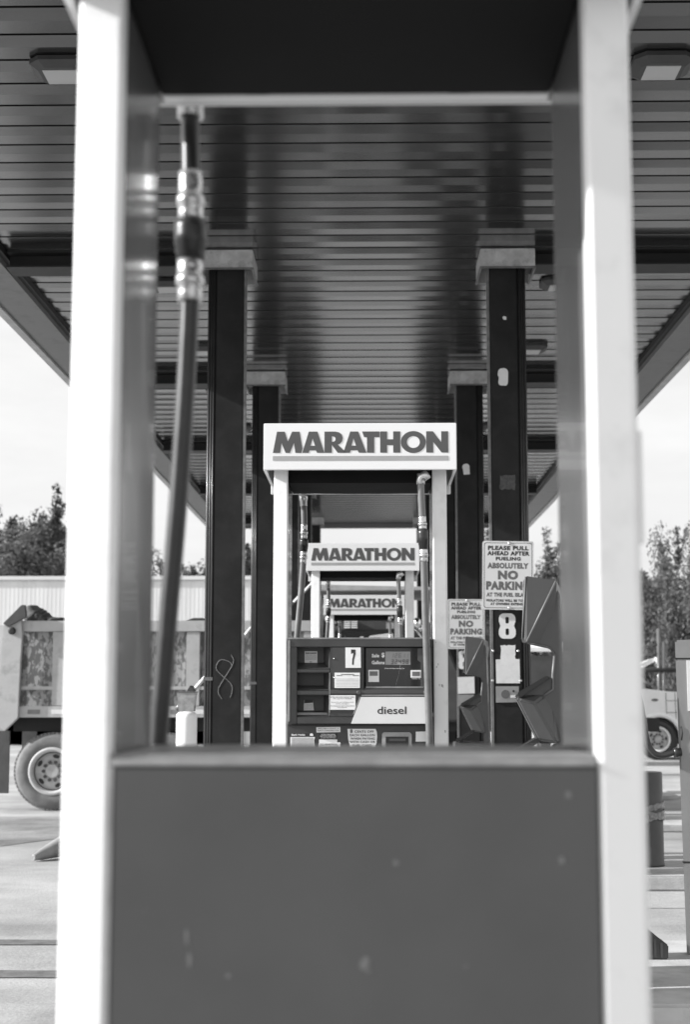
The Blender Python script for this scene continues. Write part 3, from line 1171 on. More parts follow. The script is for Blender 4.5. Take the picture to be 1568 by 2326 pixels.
def seven(ch, x, y_, w, h, sl=4, t=5):
    out = []
    def rect(x0, y0, x1, y1):
        k = lambda yy: (y_ + h - yy) / h * sl
        out.append([[c7(x + a + k(b_ + y_), b_ + y_, gy - .0006) for a, b_ in ((x0, y0), (x1, y0), (x1, y1), (x0, y1))]])
    g = {'a': (t * .4, 0, w - t * .4, t), 'd': (t * .4, h - t, w - t * .4, h), 'g': (t * .4, h / 2 - t / 2, w - t * .4, h / 2 + t / 2),
         'f': (0, t * .5, t, h / 2 - 1), 'e': (0, h / 2 + 1, t, h - t * .5), 'b': (w - t, t * .5, w, h / 2 - 1), 'c': (w - t, h / 2 + 1, w, h - t * .5)}
    for s in SEG[ch]:
        rect(*g[s])
    return out


sh = []
for i, ch in enumerate('32498'):
    sh += seven(ch, 1046 + i * 30, 534, 20, 36)
link('digits', glyph_mesh(sh), 'lcd_digit', lcd, (0, gy - .0008, 0))
sh = []
for i, ch in enumerate('12611'):
    sh += seven(ch, 1046 + i * 30, 484, 20, 36)
link('digits', glyph_mesh(sh), 'lcd_faint', lcd, (0, gy - .0008, 0))
rows = [(890, 950, 488, 517), (968, 994, 478, 521), (890, 994, 544, 573), (994, 1154, 602, 613), (1214, 1282, 686, 694)]
link('lettering', text_mesh(['Sale', '$', 'Gallons', '$ Price Per Gallon Including Tax', 'Quantity in Gal'], [c7box(r, FY + .025) for r in rows], .022), 'white_ink', win, (0, FY + .0252, 0))
for (x0, y0, x1, y1, wx0, wy0, wx1, wy1, m) in ((862, 618, 949, 717, 872, 630, 938, 666, 'plate'), (1205, 620, 1293, 682, 1218, 633, 1281, 668, 'plate')):
    fr = fbox(x0, y0, x1, y1, gy, FY + .027, 'price_frame', m, win, .001)
    fbox(wx0, wy0, wx1, wy1, gy - .001, gy + .001, 'price_lcd', 'ink_grey', fr)
# scratch across the glass
b = MB()
b.tube([(c7(x, y_, FY + .025)[0], FY + .0258, c7(x, y_, FY + .025)[1]) for x, y_ in ((1146, 500), (1130, 545), (1122, 575), (1115, 620), (1105, 670), (1092, 715), (1084, 745))], .0006, 5)
b.build('scratch', 'chalk', win)
# grey bar with round locks, diesel panel
fbox(553, 778, 1330, 812, FY - .002, FY + .003, 'lock_bar', 'panel_grey', head, .001)
for x in (785, 1326):
    q = c7(x, 802, FY)
    MB().lathe([(.0105, -.001), (.0105, -.004), (.008, -.006)], 'y', (q[0], FY, q[1]), 22).build('lock', 'panel_grey', head)
fbox(805, 820, 1332, 829, FY - .004, FY + .003, 'panel_rail', 'trim', head, .001)
dp = fpoly([(801, 838), (1345, 838), (1345, 1055), (721, 1055)], FY - .005, .007, 'grade_panel', 'diesel', head, .001)
fpoly([(789, 838), (797, 838), (744, 978), (736, 978)], FY - .005, .007, 'panel_bead', 'trim', head)
link('lettering', text_mesh(['diesel'], [c7box((935, 1170, 915, 977), FY - .0055)], .012), 'ink', dp, (0, FY - .0058, 0))
# lower panel stickers
LY = -.0065
lp = fbox(206, 1074, 1380, 1300, LY + .002, .01, 'lower_face', 'panel_grey', d1)
lp.data.materials[0] = M['head']
detail.add(lp)
ylab = LY
s1 = fpoly([(226, 1132), (420, 1132), (428, 1150), (425, 1230), (428, 1290), (228, 1290), (230, 1210), (224, 1168)], ylab, .002, 'bank_sticker', 'ink', lp)
fpoly([(228, 1163), (428, 1163), (422, 1190), (427, 1290), (228, 1290)], ylab - .001, .001, 'sticker_paper', 'plate', s1)
link('lettering', text_mesh(['Bank Holds'], [c7box((237, 347, 1137, 1152), ylab)], .02), 'white_ink', s1, (0, ylab - .0006, 0))
fpoly([(386, 1142), (391, 1134), (407, 1133), (414, 1142), (413, 1154), (388, 1154)], ylab - .0006, .0006, 'emblem', 'white_ink', s1)
fine_lines([(240, 418, 1170 + 8.4 * i, 3.2) for i in range(12)], ylab - .0011, s1, 'ink_grey', 8)
s2_ = fpoly([(439, 1083), (634, 1081), (634, 1123), (440, 1127)], ylab, .002, 'quality_sticker', 'plate', lp)
link('lettering', text_mesh(['MEETS MICH. QUALITY &', 'PURITY STANDARDS FOR'], [c7box((454, 622, 1088, 1099), ylab), c7box((448, 624, 1104, 1117), ylab)], .014), 'ink_grey', s2_, (0, ylab - .0006, 0))
s3 = fpoly([(461, 1127), (609, 1127), (609, 1180), (461, 1180)], ylab, .002, 'sulfur_sticker', 'ink', lp)
link('lettering', text_mesh(['ULTRA LOW SULFUR', 'HIGHWAY DIESEL FUEL', '(15 ppm Sulfur Maximum)'], [c7box((478, 592, 1137, 1147), ylab), c7box((470, 600, 1150, 1160), ylab), c7box((476, 596, 1165, 1174), ylab)], .014), 'white_ink', s3, (0, ylab - .0006, 0))
s4 = fpoly([(461, 1183), (609, 1183), (609, 1206), (635, 1206), (633, 1290), (445, 1290), (461, 1206)], ylab, .002, 'torn_sticker', 'paper', lp)
link('lettering', text_mesh(['CALL 1-800-METER-FUEL'], [c7box((465, 612, 1216, 1230), ylab)], .012), 'ink_grey', s4, (0, ylab - .0006, 0))
s5 = fpoly([(692, 1097), (920, 1097), (930, 1120), (933, 1160), (928, 1210), (912, 1260), (890, 1300), (735, 1300), (712, 1240), (698, 1180)], ylab, .002, 'discount_sticker', 'plate', lp)
rows = [(714, 734, 1100, 1131), (750, 905, 1110, 1129), (712, 914, 1138, 1157), (716, 914, 1167, 1185), (710, 918, 1194, 1212), (735, 890, 1222, 1240)]
link('lettering', text_mesh(['8', 'CENTS OFF', 'EACH GALLON', 'WHEN PAYING', 'WITH CASH OR', 'FUEL CARD'], [c7box(r, ylab) for r in rows], .024, 1.08), 'ink', s5, (0, ylab - .0006, 0))
# card reader
bz_ = fpoly([(972, 1300), (972, 1140), (985, 1124), (1200, 1124), (1215, 1140), (1215, 1300)], LY - .012, .018, 'reader_bezel', 'trim', lp, .002)
fbox(1003, 1160, 1188, 1290, LY - .0135, LY, 'reader_slot', 'black', bz_)
fbox(1030, 1176, 1165, 1196, LY - .0145, LY - .012, 'reader_lip', 'head', bz_)
fpoly([(1248, 1120), (1330, 1118), (1330, 1200), (1246, 1200)], ylab, .002, 'small_sticker', 'paper', lp)

b = MB()
rnd = random.Random(11)
for x, y_ in ((1415, 590), (1428, 575), (1440, 745), (1470, 752), (1460, 748), (1488, 1118), (1405, 400)):
    q = src(x / 2.24 + 950, y_ / 2.24 + 2150, D1Y) - d1.location
    w_ = rnd.uniform(.003, .006)
    b.hull([(q.x + rnd.uniform(-w_, w_), (q.x - .361) / .0655 * .006 + .0005 + rnd.uniform(-.0006, .0), q.z + rnd.uniform(-.008, .008)) for _ in range(9)])
sm = b.build('smudge', 'stripe', d1)
detail.add(sm)

d2 = dup(d1, (at(824.5, 1590, 12.42).x, 12.42, -.072), 'second white sign dispenser in line, framed inside the frame of dispenser 7', None, detail)
d3 = dup(d1, (at(828, 1590, 17.54).x, 17.54, -.165), 'smallest white sign dispenser, farthest in the line, its last letter covered by a hose', None, detail)
# their heads (seen only as dark boxes)
hb = MB()
hb.box(-.35, .35, -.03, .37, 1.41, 1.82, .006)
o = hb.build('pump_head', 'head', d2)
o2 = o.copy()
COL.objects.link(o2)
o2.parent = d3

# ------------------------------------------------------------------ grey contoured pumps on the right


def p8(x, y_, Y):
    return src(x / 3.733 + 1600, y_ / 3.733 + 2280, Y)


PY = 12.0
po = Vector((p8(450, 800, PY).x, PY, 0))
pump = thing('contoured_pump', 'small grey sculpted pump with sunlit hood beside the second right column', 'pump', po, 0, 'grey sculpted side pumps')


def pp(x, y_, dy=0):
    q = p8(x, y_, PY + dy) - po
    return q.x, q.z


DEP = .40
ysh = .04
# spine behind
b = MB()
sp = [pp(x, y_) for x, y_ in ((335, 130), (560, 150), (606, 230), (650, 1560), (575, 1560), (570, 1395), (440, 1090), (250, 1040), (246, 1025), (500, 878), (545, 850), (562, 690), (520, 640), (340, 600))]
base_l, base_r = pp(190, 1560)[0], pp(650, 1560)[0]
b.prism(sp, 'y', ysh, DEP, .004, .042)
b.build('spine', 'pump', pump)
# hood: faceted wedge
h1 = [pp(335, 90), pp(572, 125), pp(330, 610)]
b = MB()
pts_ = [(h1[0][0], 0, h1[0][1]), (h1[1][0], 0, h1[1][1]), (h1[2][0], 0, h1[2][1])]
for x, y_ in ((300, 560),):
    q = pp(x, y_)
    pts_.append((q[0], .02, q[1]))
q = pp(318, 120)
pts_.append((q[0], .03, q[1]))
for x, y_ in ((606, 230), (560, 620), (345, 612)):
    q = pp(x, y_)
    pts_.append((q[0], .085, q[1]))
for x, y_ in ((318, 100), (590, 140), (606, 230), (560, 620), (275, 585), (290, 560)):
    q = pp(x, y_)
    pts_.append((q[0] + .055, DEP, q[1]))
b.hull(pts_, .009)
hd = b.build('hood', 'pump', pump)
b = MB()
q0, q1 = pp(566, 130, -.004), pp(336, 606, -.004)
b.tube([(q0[0], -.002, q0[1]), (q1[0], -.001, q1[1])], .005, 8)
q2, q3 = pp(330, 95, -.004), pp(302, 585, -.004)
b.tube([(q2[0], .002, q2[1]), (q3[0], .010, q3[1])], .004, 8)
b.build('hood_edge', 'pump_edge', hd)
# chest: lower faceted block
b = MB()
ch = [pp(x, y_) for x, y_ in ((250, 1042), (480, 1026), (575, 1400), (440, 1500), (560, 1395), (435, 1360))]
f1 = [pp(250, 1045), pp(395, 1085), pp(570, 1395), pp(420, 1370)]
bk = [pp(246, 1030), pp(545, 985), pp(640, 1400), pp(430, 1400)]
b.hull([(x, .0, z) for x, z in f1] + [(x, .07, z) for x, z in bk] + [(x + .05, DEP, z) for x, z in bk], .009)
b.build('chest', 'pump', pump)
b = MB()
q = [pp(262, 1000, -.02), pp(490, 868, -.02), pp(518, 888, -.02), pp(275, 1046, -.02)]
b.prism(q, 'y', -.02, DEP, .003, .05)
b.build('shelf', 'black', pump)
b = MB()
q = [pp(185, 1488, -.02), pp(400, 1358, -.02), pp(445, 1375, -.02), pp(212, 1528, -.02)]
b.prism(q, 'y', -.02, DEP, .003, .05)
b.build('shelf', 'black', pump)
b = MB()
b.tube([(pp(x, y_)[0], ysh - .004, pp(x, y_)[1]) for x, y_ in ((560, 705), (545, 860), (545, 975), (475, 1022))], .006, 8)
b.build('recess_edge', 'pump_edge', pump)
b = MB()
b.box(base_l, base_r, ysh + .002, DEP - .002, .1, pp(300, 1530)[1], .006)
b.build('pedestal', 'pump', pump)
# copy on the nearer island: head tip found at the photograph's (1187, 1465)
tip0 = p8(300, 585, PY)
tip1 = src(1550 + 565 / 1.6505, 1800 + 850 / 1.6505, 6.9)
dup(pump, (po.x + tip1.x - tip0.x, 6.9, tip1.z - tip0.z), 'large grey sculpted pump overlapping the larger no parking sign', None)

# ------------------------------------------------------------------ squeegees, wash tubs, bollards
for k, (a, b_, Y, lab, tl) in enumerate((((413, 1598), (470, 1534), 13.52, 'white squeegee pole slanting to the nearest left column', 'cloudy wash tub beside the nearest left column'),
                                     ((540, 1462), (572, 1424), 18.65, 'white squeegee pole slanting to the second left column', None),
                                     ((667, 1368), (712, 1322), 23.3, 'thin far white squeegee pole seen through the dispenser frame', None))):
    p, q = at(*a, Y), at(*b_, Y)
    t = thing('squeegee', lab, 'squeegee', p, 0, 'white squeegee poles beside the columns')
    d = q - p
    MB().tube([(0, 0, 0), tuple(d * 1.4)], .018 * (1 if k < 2 else 1.1), 14).build('handle', 'white', t)
    MB().tube([tuple(-d * .03), tuple(-d * .22)], .024, 14).build('grip', 'inner_grey', t)
    if tl:
        c = at(424, 1590, Y - .02)
        w = thing('wash_tub', tl, 'tub', (c.x, Y, c.z - .10))
        b = MB()
        b.hull([(x * s, y_ * s, z) for z, s in ((0, .8), (.17, 1)) for x in (-.085, .085) for y_ in (-.07, .07)])
        b.build('tub_body', 'bucket', w)
        MB().box(-.09, .09, -.075, .075, .165, .175, .003).build('tub_rim', 'pump_edge', w)
        b = MB()
        b.hull([(.0, -.05, .176), (.07, -.05, .176), (.0, .05, .176), (.07, .05, .176), (.03, -.03, .23), (.08, .03, .22)])
        b.build('sponge', 'head', w)
        b = MB()
        b.box(-.05, .05, -.05, .05, .15 - c.z + .10 - .03, -.002, .004)
        b.build('tub_stand', 'column', w)

c = at(424, 1616, 11.9)
t = thing('bollard', 'white round bollard in front of the dump truck tyre', 'bollard', (c.x, 11.9, 0))
MB().lathe([(.083, 0), (.083, c.z - .05), (.080, c.z - .02), (.060, c.z - .004), (.02, c.z)], 'z', (0, 0, 0), 36).build('post', 'white', t)
MB().lathe([(.087, .12), (.087, .15)], 'z', (0, 0, 0), 30).build('band', 'stripe', t)

c = at(1470, 1945, 12.9)
top = at(1470, 1753, 12.9)
t = thing('bollard', 'dark sleeve bollard wrapped with crumpled tape near the right edge', 'bollard', (c.x, 12.9, .12))
hh = top.z - .12
MB().lathe([(.150, 0), (.150, .02), (.146, .03), (.146, hh - .01), (.140, hh)], 'z', (0, 0, 0), 40).build('sleeve', 'drum', t)
b = MB()
rnd = random.Random(4)
for zc_, tilt in ((hh * .62, .03), (hh * .56, -.04), (hh * .51, .05)):
    seg = 44
    bm2 = bmesh.new()
    R_ = []
    for j in range(4):
        R_.append([bm2.verts.new(((.150 + rnd.uniform(0, .012)) * math.cos(2 * PI * k / seg), (.150 + rnd.uniform(0, .012)) * math.sin(2 * PI * k / seg), zc_ + (j - 1.5) * .016 + tilt * math.cos(2 * PI * k / seg) + rnd.uniform(-.005, .005))) for k in range(seg)])
    for u, v in zip(R_, R_[1:]):
        for k in range(seg):
            bm2.faces.new((u[k], u[(k + 1) % seg], v[(k + 1) % seg], v[k]))
    b.add(bm2)
b.build('tape', 'tape', t)

# traffic cone on its side
tip, big = at(75, 1940, 14.2), at(172, 1895, 14.6)
t = thing('traffic_cone', 'faded traffic cone lying on its side on the pavement', 'traffic cone', (tip.x, 14.2, 0))
b = MB()
prof = [(.022, 0), (.030, .01), (.034, .04), (.05, .10), (.105, .45), (.155, .68)]
b.lathe(prof, 'x', (0, 0, 0), 32)
o = b.build('cone', 'cone', t)
o.location = (0, 0, .035)
o.rotation_euler = (0, math.radians(-11), math.radians(58))
b = MB()
b.box(.68, .71, -.19, .19, -.19, .19, .01)
o2 = b.build('foot', 'truck_dark', o)

# ribbed wedge on the near island, right edge
c = at(1493, 2168, 8.3)
t = thing('wheel_chock', 'dark ribbed rubber wedge lying beside the grey cabinet', 'wheel chock', (c.x, 8.3, .15))
b = MB()
b.prism([(-.22, 0), (.045, 0), (.048, .075), (.03, .085), (-.10, .19), (-.16, .16)], 'y', -.09, .09, .006)
wb = b.build('wedge', 'drum', t)
b = MB()
for k in range(7):
    x = -.20 + k * .034
    b.box(x, x + .012, -.098, -.0905, .012, .07 + max(0, .08 - abs(x + .1) * .6))
b.build('rib', 'drum', t)

# grey cabinet at the right edge with a looping hose
CYb = 8.35
ctop, cbot = at(1534, 1454, CYb), at(1561, 2146, CYb)
t = thing('pump_cabinet', 'tall grey tapered cabinet with black hose at the right edge', 'cabinet', (ctop.x, CYb, .15))
zt = ctop.z - .15
dxb = cbot.x - ctop.x
wd = .62
b = MB()
b.prism([(0, zt), (wd, zt + .02), (wd - .06, 0), (dxb, 0)], 'y', 0, .5, .01, .125)
b.build('body', 'cabinet', t)
for fz in (.94, .29):
    z = zt * fz
    x = dxb * (1 - fz)
    MB().box(x - .001, wd - .05, -.002, .02, z - .004, z + .004).build('seam', 'girder', t)
q0, q1 = at(1561, 1500, CYb), at(1562, 1615, CYb)
MB().box(q0.x - ctop.x, .5, -.004, 0, q1.z - .15, q0.z - .15).build('paper_notice', 'paper', t)
q = at(1549, 1665, CYb)
b = MB()
b.tube([(q.x - ctop.x, -.003, q.z - .15 + .035), (q.x - ctop.x + .006, -.004, q.z - .15), (q.x - ctop.x, -.003, q.z - .15 - .04)], .003, 6)
b.build('handle', 'girder', t)
HP = [(1545, 1708), (1530, 1710), (1508, 1716), (1490, 1712), (1477, 1697), (1470, 1675), (1464, 1640), (1455, 1590), (1440, 1540)]
b = MB()
b.tube([tuple(at(x, y_, CYb - .02) - Vector((ctop.x, CYb, .15))) for x, y_ in smooth(HP, 6)], .016, 16)
hz = b.build('hose', 'rubber', t)
b = MB()
p0, p1 = at(1549, 1708, CYb - .02) - Vector((ctop.x, CYb, .15)), at(1532, 1710, CYb - .02) - Vector((ctop.x, CYb, .15))
b.tube([tuple(p0), tuple(p0.lerp(p1, .45)), tuple(p0.lerp(p1, .46)), tuple(p1)], [.023, .023, .027, .027], 18)
b.build('hose_clamp', 'rubber', hz)

# ------------------------------------------------------------------ dump truck in the third lane
TY = 20.3


def T(px, py, Y=TY):
    q = at(px, py, Y)
    return q.x, q.z


truck = thing('dump_truck', 'dump truck with flaking pale bed parked across the lane behind the dispensers', 'dump truck', (T(55, 1700)[0], TY, 0))
TO = truck.location.copy()


def tb(x0, y0, x1, y1, ya, yb, name, m, par=None, bev=.006):
    """front rectangle by photo pixels on plane TY+ya"""
    p, q = T(x0, y0, TY + ya), T(x1, y1, TY + ya)
    b = MB()
    b.box(min(p[0], q[0]) - TO.x, max(p[0], q[0]) - TO.x, ya, yb, min(p[1], q[1]), max(p[1], q[1]), bev)
    return b.build(name, m, par or truck)


bed = tb(50, 1415, 706, 1626, .10, 2.3, 'bed', 'mottled', None, .01)
tb(48, 1410, 712, 1434, .0, .16, 'top_rail', 'truck_paint', bed)
tb(46, 1559, 712, 1567, .02, .12, 'mid_rail', 'truck_paint', bed, .004)
br = tb(40, 1604, 712, 1630, .0, .16, 'bottom_rail', 'truck_paint', bed)
for px in (120, 275, 424, 575, 690):
    tb(px, 1435, px + 28, 1603, .015, .11, 'rib', 'truck_paint', bed, .004)
for k in range(12):
    x = 62 + k * 54
    tb(x, 1612, x + 28, 1622, -.003, .001, 'reflector', 'reflect' if k % 2 else 'reflect_dark', br, 0)
# tailgate cheek plate
b = MB()
pl_ = [(47.5, 1406), (50, 1440), (44, 1540), (40, 1631), (9, 1661), (-6, 1648), (-4, 1560), (2, 1470), (6, 1424), (12, 1414)]
b.prism([(T(x, y_, TY - .06)[0] - TO.x, T(x, y_, TY - .06)[1]) for x, y_ in pl_], 'y', -.06, .02, .008)
cheek = b.build('tailgate_cheek', 'truck_paint', truck)
q = T(27, 1433, TY - .06)
MB().lathe([(.05, -.03), (.05, -.10), (.03, -.115)], 'y', (q[0] - TO.x, 0, q[1]), 20).build('pin', 'truck_dark', cheek)
tb(-20, 1420, 2, 1640, .05, 2.35, 'tailgate', 'truck_paint')
b = MB()
arm = [(6, 1416), (48, 1374), (56, 1374), (58, 1402), (52, 1405), (16, 1424)]
b.prism([(T(x, y_, TY - .1)[0] - TO.x, T(x, y_, TY - .1)[1]) for x, y_ in arm], 'y', -.1, -.02, .005)
b.build('tarp_arm', 'mudflap', truck)
b = MB()
for cx_, cy_, rx, rz in ((75, 1400, .16, .16), (90, 1405, .12, .12), (120, 1412, .2, .07), (100, 1408, .1, .1)):
    q = T(cx_, cy_, TY + .25)
    bm2 = bmesh.new()
    bmesh.ops.create_icosphere(bm2, subdivisions=3, radius=1)
    for v in bm2.verts:
        n_ = 1 + .18 * math.sin(v.co.x * 5 + cx_) * math.cos(v.co.z * 6 + cy_)
        v.co = Vector((v.co.x * rx * n_ + q[0] - TO.x, v.co.y * .25 * n_ + .3, v.co.z * rz * n_ + q[1]))
    for f in bm2.faces:
        f.smooth = True
    b.add(bm2)
b.build('tarp', 'tarp', truck)
b = MB()
lump = [(642, 1418), (660, 1407), (690, 1400), (704, 1412), (420, 1414), (444, 1405), (462, 1412)]
q = [T(x, y_, TY + .3) for x, y_ in ((418, 1412), (440, 1404), (462, 1404), (470, 1414))]
b.hull([(x - TO.x, y_, z) for x, z in q for y_ in (.25, .6)])
b.build('tarp', 'tarp', truck)
tb(30, 1631, 1500, 1662, .35, 1.9, 'chassis', 'truck_dark')
b = MB()
p, q = T(-14, 1660, TY + .1), T(18, 1802, TY + .1)
b.box(p[0] - TO.x, q[0] - TO.x, .1, .13, q[1], p[1], .004)
b.build('mudflap', 'mudflap', truck)
b = MB()
b.box(p[0] - TO.x, q[0] - TO.x, 1.75, 1.78, q[1], p[1], .004)
b.build('mudflap', 'mudflap', truck)

# wheel prototype: tyre with tread blocks, deep rim, hub with nuts


def make_wheel(par, lx, lz, R, first, front=False):
    w = .30
    b = MB()
    b.lathe([(R * .56, .0), (R * .60, -.02), (R * .72, -.035), (R * .86, -.03), (R * .945, -.005), (R * .978, .03), (R * .978, w - .03), (R * .9, w), (R * .56, w), (R * .56, 0)], 'y', (0, 0, 0), 64, True, False)
    n = 60
    for k in range(n):
        a = 2 * PI * k / n
        bm2 = bmesh.new()
        vs = []
        for yy in (-.002, w):
            for rr_, da in ((R * .95, .043), (R * .993, .040)):
                for sgn in (-1, 1):
                    vs.append(bm2.verts.new((rr_ * math.cos(a + sgn * da), yy, rr_ * math.sin(a + sgn * da))))
        bmesh.ops.convex_hull(bm2, input=bm2.verts[:])
        b.add(bm2)
    wh = b.build('wheel', 'tyre', par, (lx, .02, lz))
    b = MB()
    b.lathe([(R * .49, .05), (R * .505, -.01), (R * .53, -.030), (R * .60, -.034), (R * .615, -.022), (R * .615, .02), (R * .57, .2), (R * .5, .2)], 'y', (0, 0, 0), 56, True, False)
    rim = b.build('rim', 'rim', wh)
    b = MB()
    dk = .045 if not front else -.02
    b.lathe([(R * .50, dk + .03), (R * .46, dk + .005), (R * .30, dk), (R * .19, dk - .006), (R * .17, dk - .03), (R * .15, dk - .036)], 'y', (0, 0, 0), 48)
    b.build('hub', 'hub', rim)
    for k in range(10):
        a = 2 * PI * k / 10
        MB().cyl('y', (R * .235 * math.cos(a), 0, R * .235 * math.sin(a)), .024, dk - .03, dk + .01, 8).build('nut', 'mudflap', rim)
    for k in range(5):
        b = MB()
        a = 2 * PI * k / 5 + .35 + 1.0
        c, s = math.cos(a), math.sin(a)
        pts3 = []
        for j in range(14):
            t_ = 2 * PI * j / 14
            u, v = .026 * math.cos(t_), .045 * math.sin(t_)
            rr_ = R * .385 + u
            pts3.append((rr_ * c - v * s, rr_ * s + v * c))
        b.prism(pts3, 'y', dk - .006, dk + .03)
        b.build('hand_hole', 'truck_dark', rim)
    return wh


RW = .522
for i, px in enumerate((117, 374, 632)):
    q = T(px, 1748, TY + .0)
    make_wheel(truck, q[0] - TO.x, RW, RW, i == 0)
q = T(1330, 1748)
make_wheel(truck, q[0] - TO.x, RW, RW, False, True)
# cab with side window, headboard and cab shield
tb(706, 1340, 722, 1626, .1, 2.3, 'headboard', 'truck_paint')
b = MB()
p0, p1 = T(722, 1338, TY), T(1010, 1352, TY)
b.prism([(p0[0] - TO.x, p0[1] - .02), (p0[0] - TO.x, p0[1] + .07), (p1[0] - TO.x, p0[1] + .03), (p1[0] - TO.x, p0[1] - .01)], 'y', .1, 2.3, .008)
b.build('cab_shield', 'truck_paint', truck)
b = MB()
cabp = [(752, 1640), (752, 1440), (764, 1418), (800, 1408), (960, 1406), (1000, 1424), (1040, 1520), (1062, 1540), (1062, 1640)]
b.prism([(T(x, y_, TY + .1)[0] - TO.x, T(x, y_, TY + .1)[1]) for x, y_ in cabp], 'y', .1, 2.25, .03)
cab = b.build('cab', 'mudflap', truck)
# side window with rounded frame
def roundpoly(x0, y0, x1, y1, r, n=5):
    out = []
    for ax, ay, a0 in ((x1 - r, y0 + r, -90), (x1 - r, y1 - r, 0), (x0 + r, y1 - r, 90), (x0 + r, y0 + r, 180)):
        for i in range(n + 1):
            a = math.radians(a0 + 90 * i / n)
            out.append((ax + r * math.cos(a), ay + r * math.sin(a)))
    return out


def tpoly(ps, ya, th, name, m, par, bev=0):
    b = MB()
    b.prism([(T(x, y_, TY + ya)[0] - TO.x, T(x, y_, TY + ya)[1]) for x, y_ in ps], 'y', ya, ya + th, bev)
    return b.build(name, m, par)


wf = tpoly(roundpoly(760, 1430, 901, 1530, 9), .07, .03, 'window_frame', 'black', cab)
tpoly(roundpoly(766, 1437, 894, 1524, 6), .066, .01, 'window', 'car_glass', cab)
pc = tpoly([(838, 1447), (842, 1444), (890, 1437.5), (893, 1440), (893, 1475), (838, 1475)], .06, .004, 'door_placard', 'plate', cab)
p, q = T(842, 1453, TY + .059), T(868, 1447.5, TY + .059)
link('lettering', text_mesh(['NATIONAL'], [(p[0] - TO.x, q[0] - TO.x, p[1], q[1])], .02), 'ink', pc, (0, .0585, 0))
tpoly([(818, 1446), (826, 1446), (828, 1475), (818, 1475)], .06, .004, 'seat_tag', 'plate', cab)
tpoly([(898, 1445), (906, 1445), (906, 1460), (898, 1460)], .04, .06, 'door_handle', 'white', cab)
b = MB()
for r_ in range(4):
    for k_ in range(2):
        x0, y0 = 782 + k_ * 16, 1410 + r_ * 4.6
        p, q = T(x0, y0, TY + .06), T(x0 + 14, y0 + 3, TY + .06)
        b.box(p[0] - TO.x, q[0] - TO.x, .06, .1, q[1], p[1])
b.build('louver', 'white', cab)
tpoly([(878, 1414), (912, 1414), (912, 1428), (878, 1428)], .06, .03, 'door_sign', 'stripe', cab)
hood = tb(1062, 1490, 1420, 1640, .25, 2.1, 'hood', 'mudflap', None, .06)
tpoly([(1250, 1700), (1262, 1660), (1290, 1640), (1330, 1632), (1370, 1640), (1400, 1662), (1412, 1700), (1440, 1700), (1440, 1620), (1230, 1620), (1230, 1700)], .0, .5, 'fender', 'mudflap', truck, .01)
# chrome mirror, stack and grab rail by the cab front
mi = thing
b = MB()
q = T(944, 1416, TY - .15)
b.lathe([(.03, -.05), (.075, -.02), (.08, .02), (.05, .05)], 'x', (q[0] - TO.x + .02, -.15, q[1]), 24)
b.lathe([(.02, -.03), (.05, 0), (.02, .03)], 'x', (q[0] - TO.x + .07, -.16, q[1] - .07), 20)
b.tube([(q[0] - TO.x, -.15, q[1]), (q[0] - TO.x + .12, -.15, q[1] - .05)], .015, 10)
b.build('mirror', 'chrome', truck)
b = MB()
b.tube([(T(x, y_, TY - .1)[0] - TO.x, -.1, T(x, y_, TY - .1)[1]) for x, y_ in smooth([(944, 1430), (952, 1440), (958, 1452), (953, 1468), (946, 1474), (944, 1500)], 5)], .012, 8)
b.build('grab_rail', 'chrome', truck)
b = MB()
p, q = T(950, 1320, TY + .3), T(950, 1640, TY + .3)
b.tube([(p[0] - TO.x + .12, .3, p[1]), (p[0] - TO.x + .12, .3, q[1])], .06, 20)
b.build('exhaust_stack', 'chrome', truck)

# ------------------------------------------------------------------ background: long shed, trees, white truck, car, pipe frame
BY = 46.0


def B(px, py, Y=BY):
    q = at(px, py, Y)
    return q.x, q.z


bx0, bx1 = B(-160, 1400)[0], B(668, 1400)[0]
ze, zr = B(300, 1421)[1], B(300, 1318)[1]
shed = thing('long_shed', 'long low pale metal shed with upright ribbed parapet behind the dump truck', 'building', ((bx0 + bx1) / 2, BY, 0))
hw = (bx1 - bx0) / 2
MB().box(-hw, hw, .25, 10, 0, ze - .02, .01).build('wall', 'wall_white', shed)
b = MB()
b.box(-hw - .2, hw + .2, .06, 10.2, ze, zr, .01)
par_ = b.build('parapet', 'roof_metal', shed)
b = MB()
n = int(2 * hw / .13)
for k in range(n):
    x = -hw + .05 + k * .13
    b.prism([(x, .06), (x + .02, .0575), (x + .04, .0575), (x + .06, .06)], 'z', ze + .01, zr - .02)
b.build('parapet_ribs', 'roof_metal', par_)
MB().box(-hw - .25, hw + .25, -.02, 10.3, zr + .004, zr + .13, .015).build('coping', 'wall_white', par_)
MB().box(-hw, hw, .16, .248, ze - .42, ze - .06, .01).build('gutter', 'wall_white', shed)
for k in range(7):
    x = -hw + 3 + k * (2 * hw - 6) / 6
    d_ = MB().box(x - 1.5, x + 1.5, .20, .246, .02, 2.3, .01).build('door', 'stripe', shed)
    MB().box(x + 1.1, x + 1.2, .16, .20, 1.0, 1.1).build('handle', 'black', d_)


# trees ------------------------------------------------------------
import numpy as np


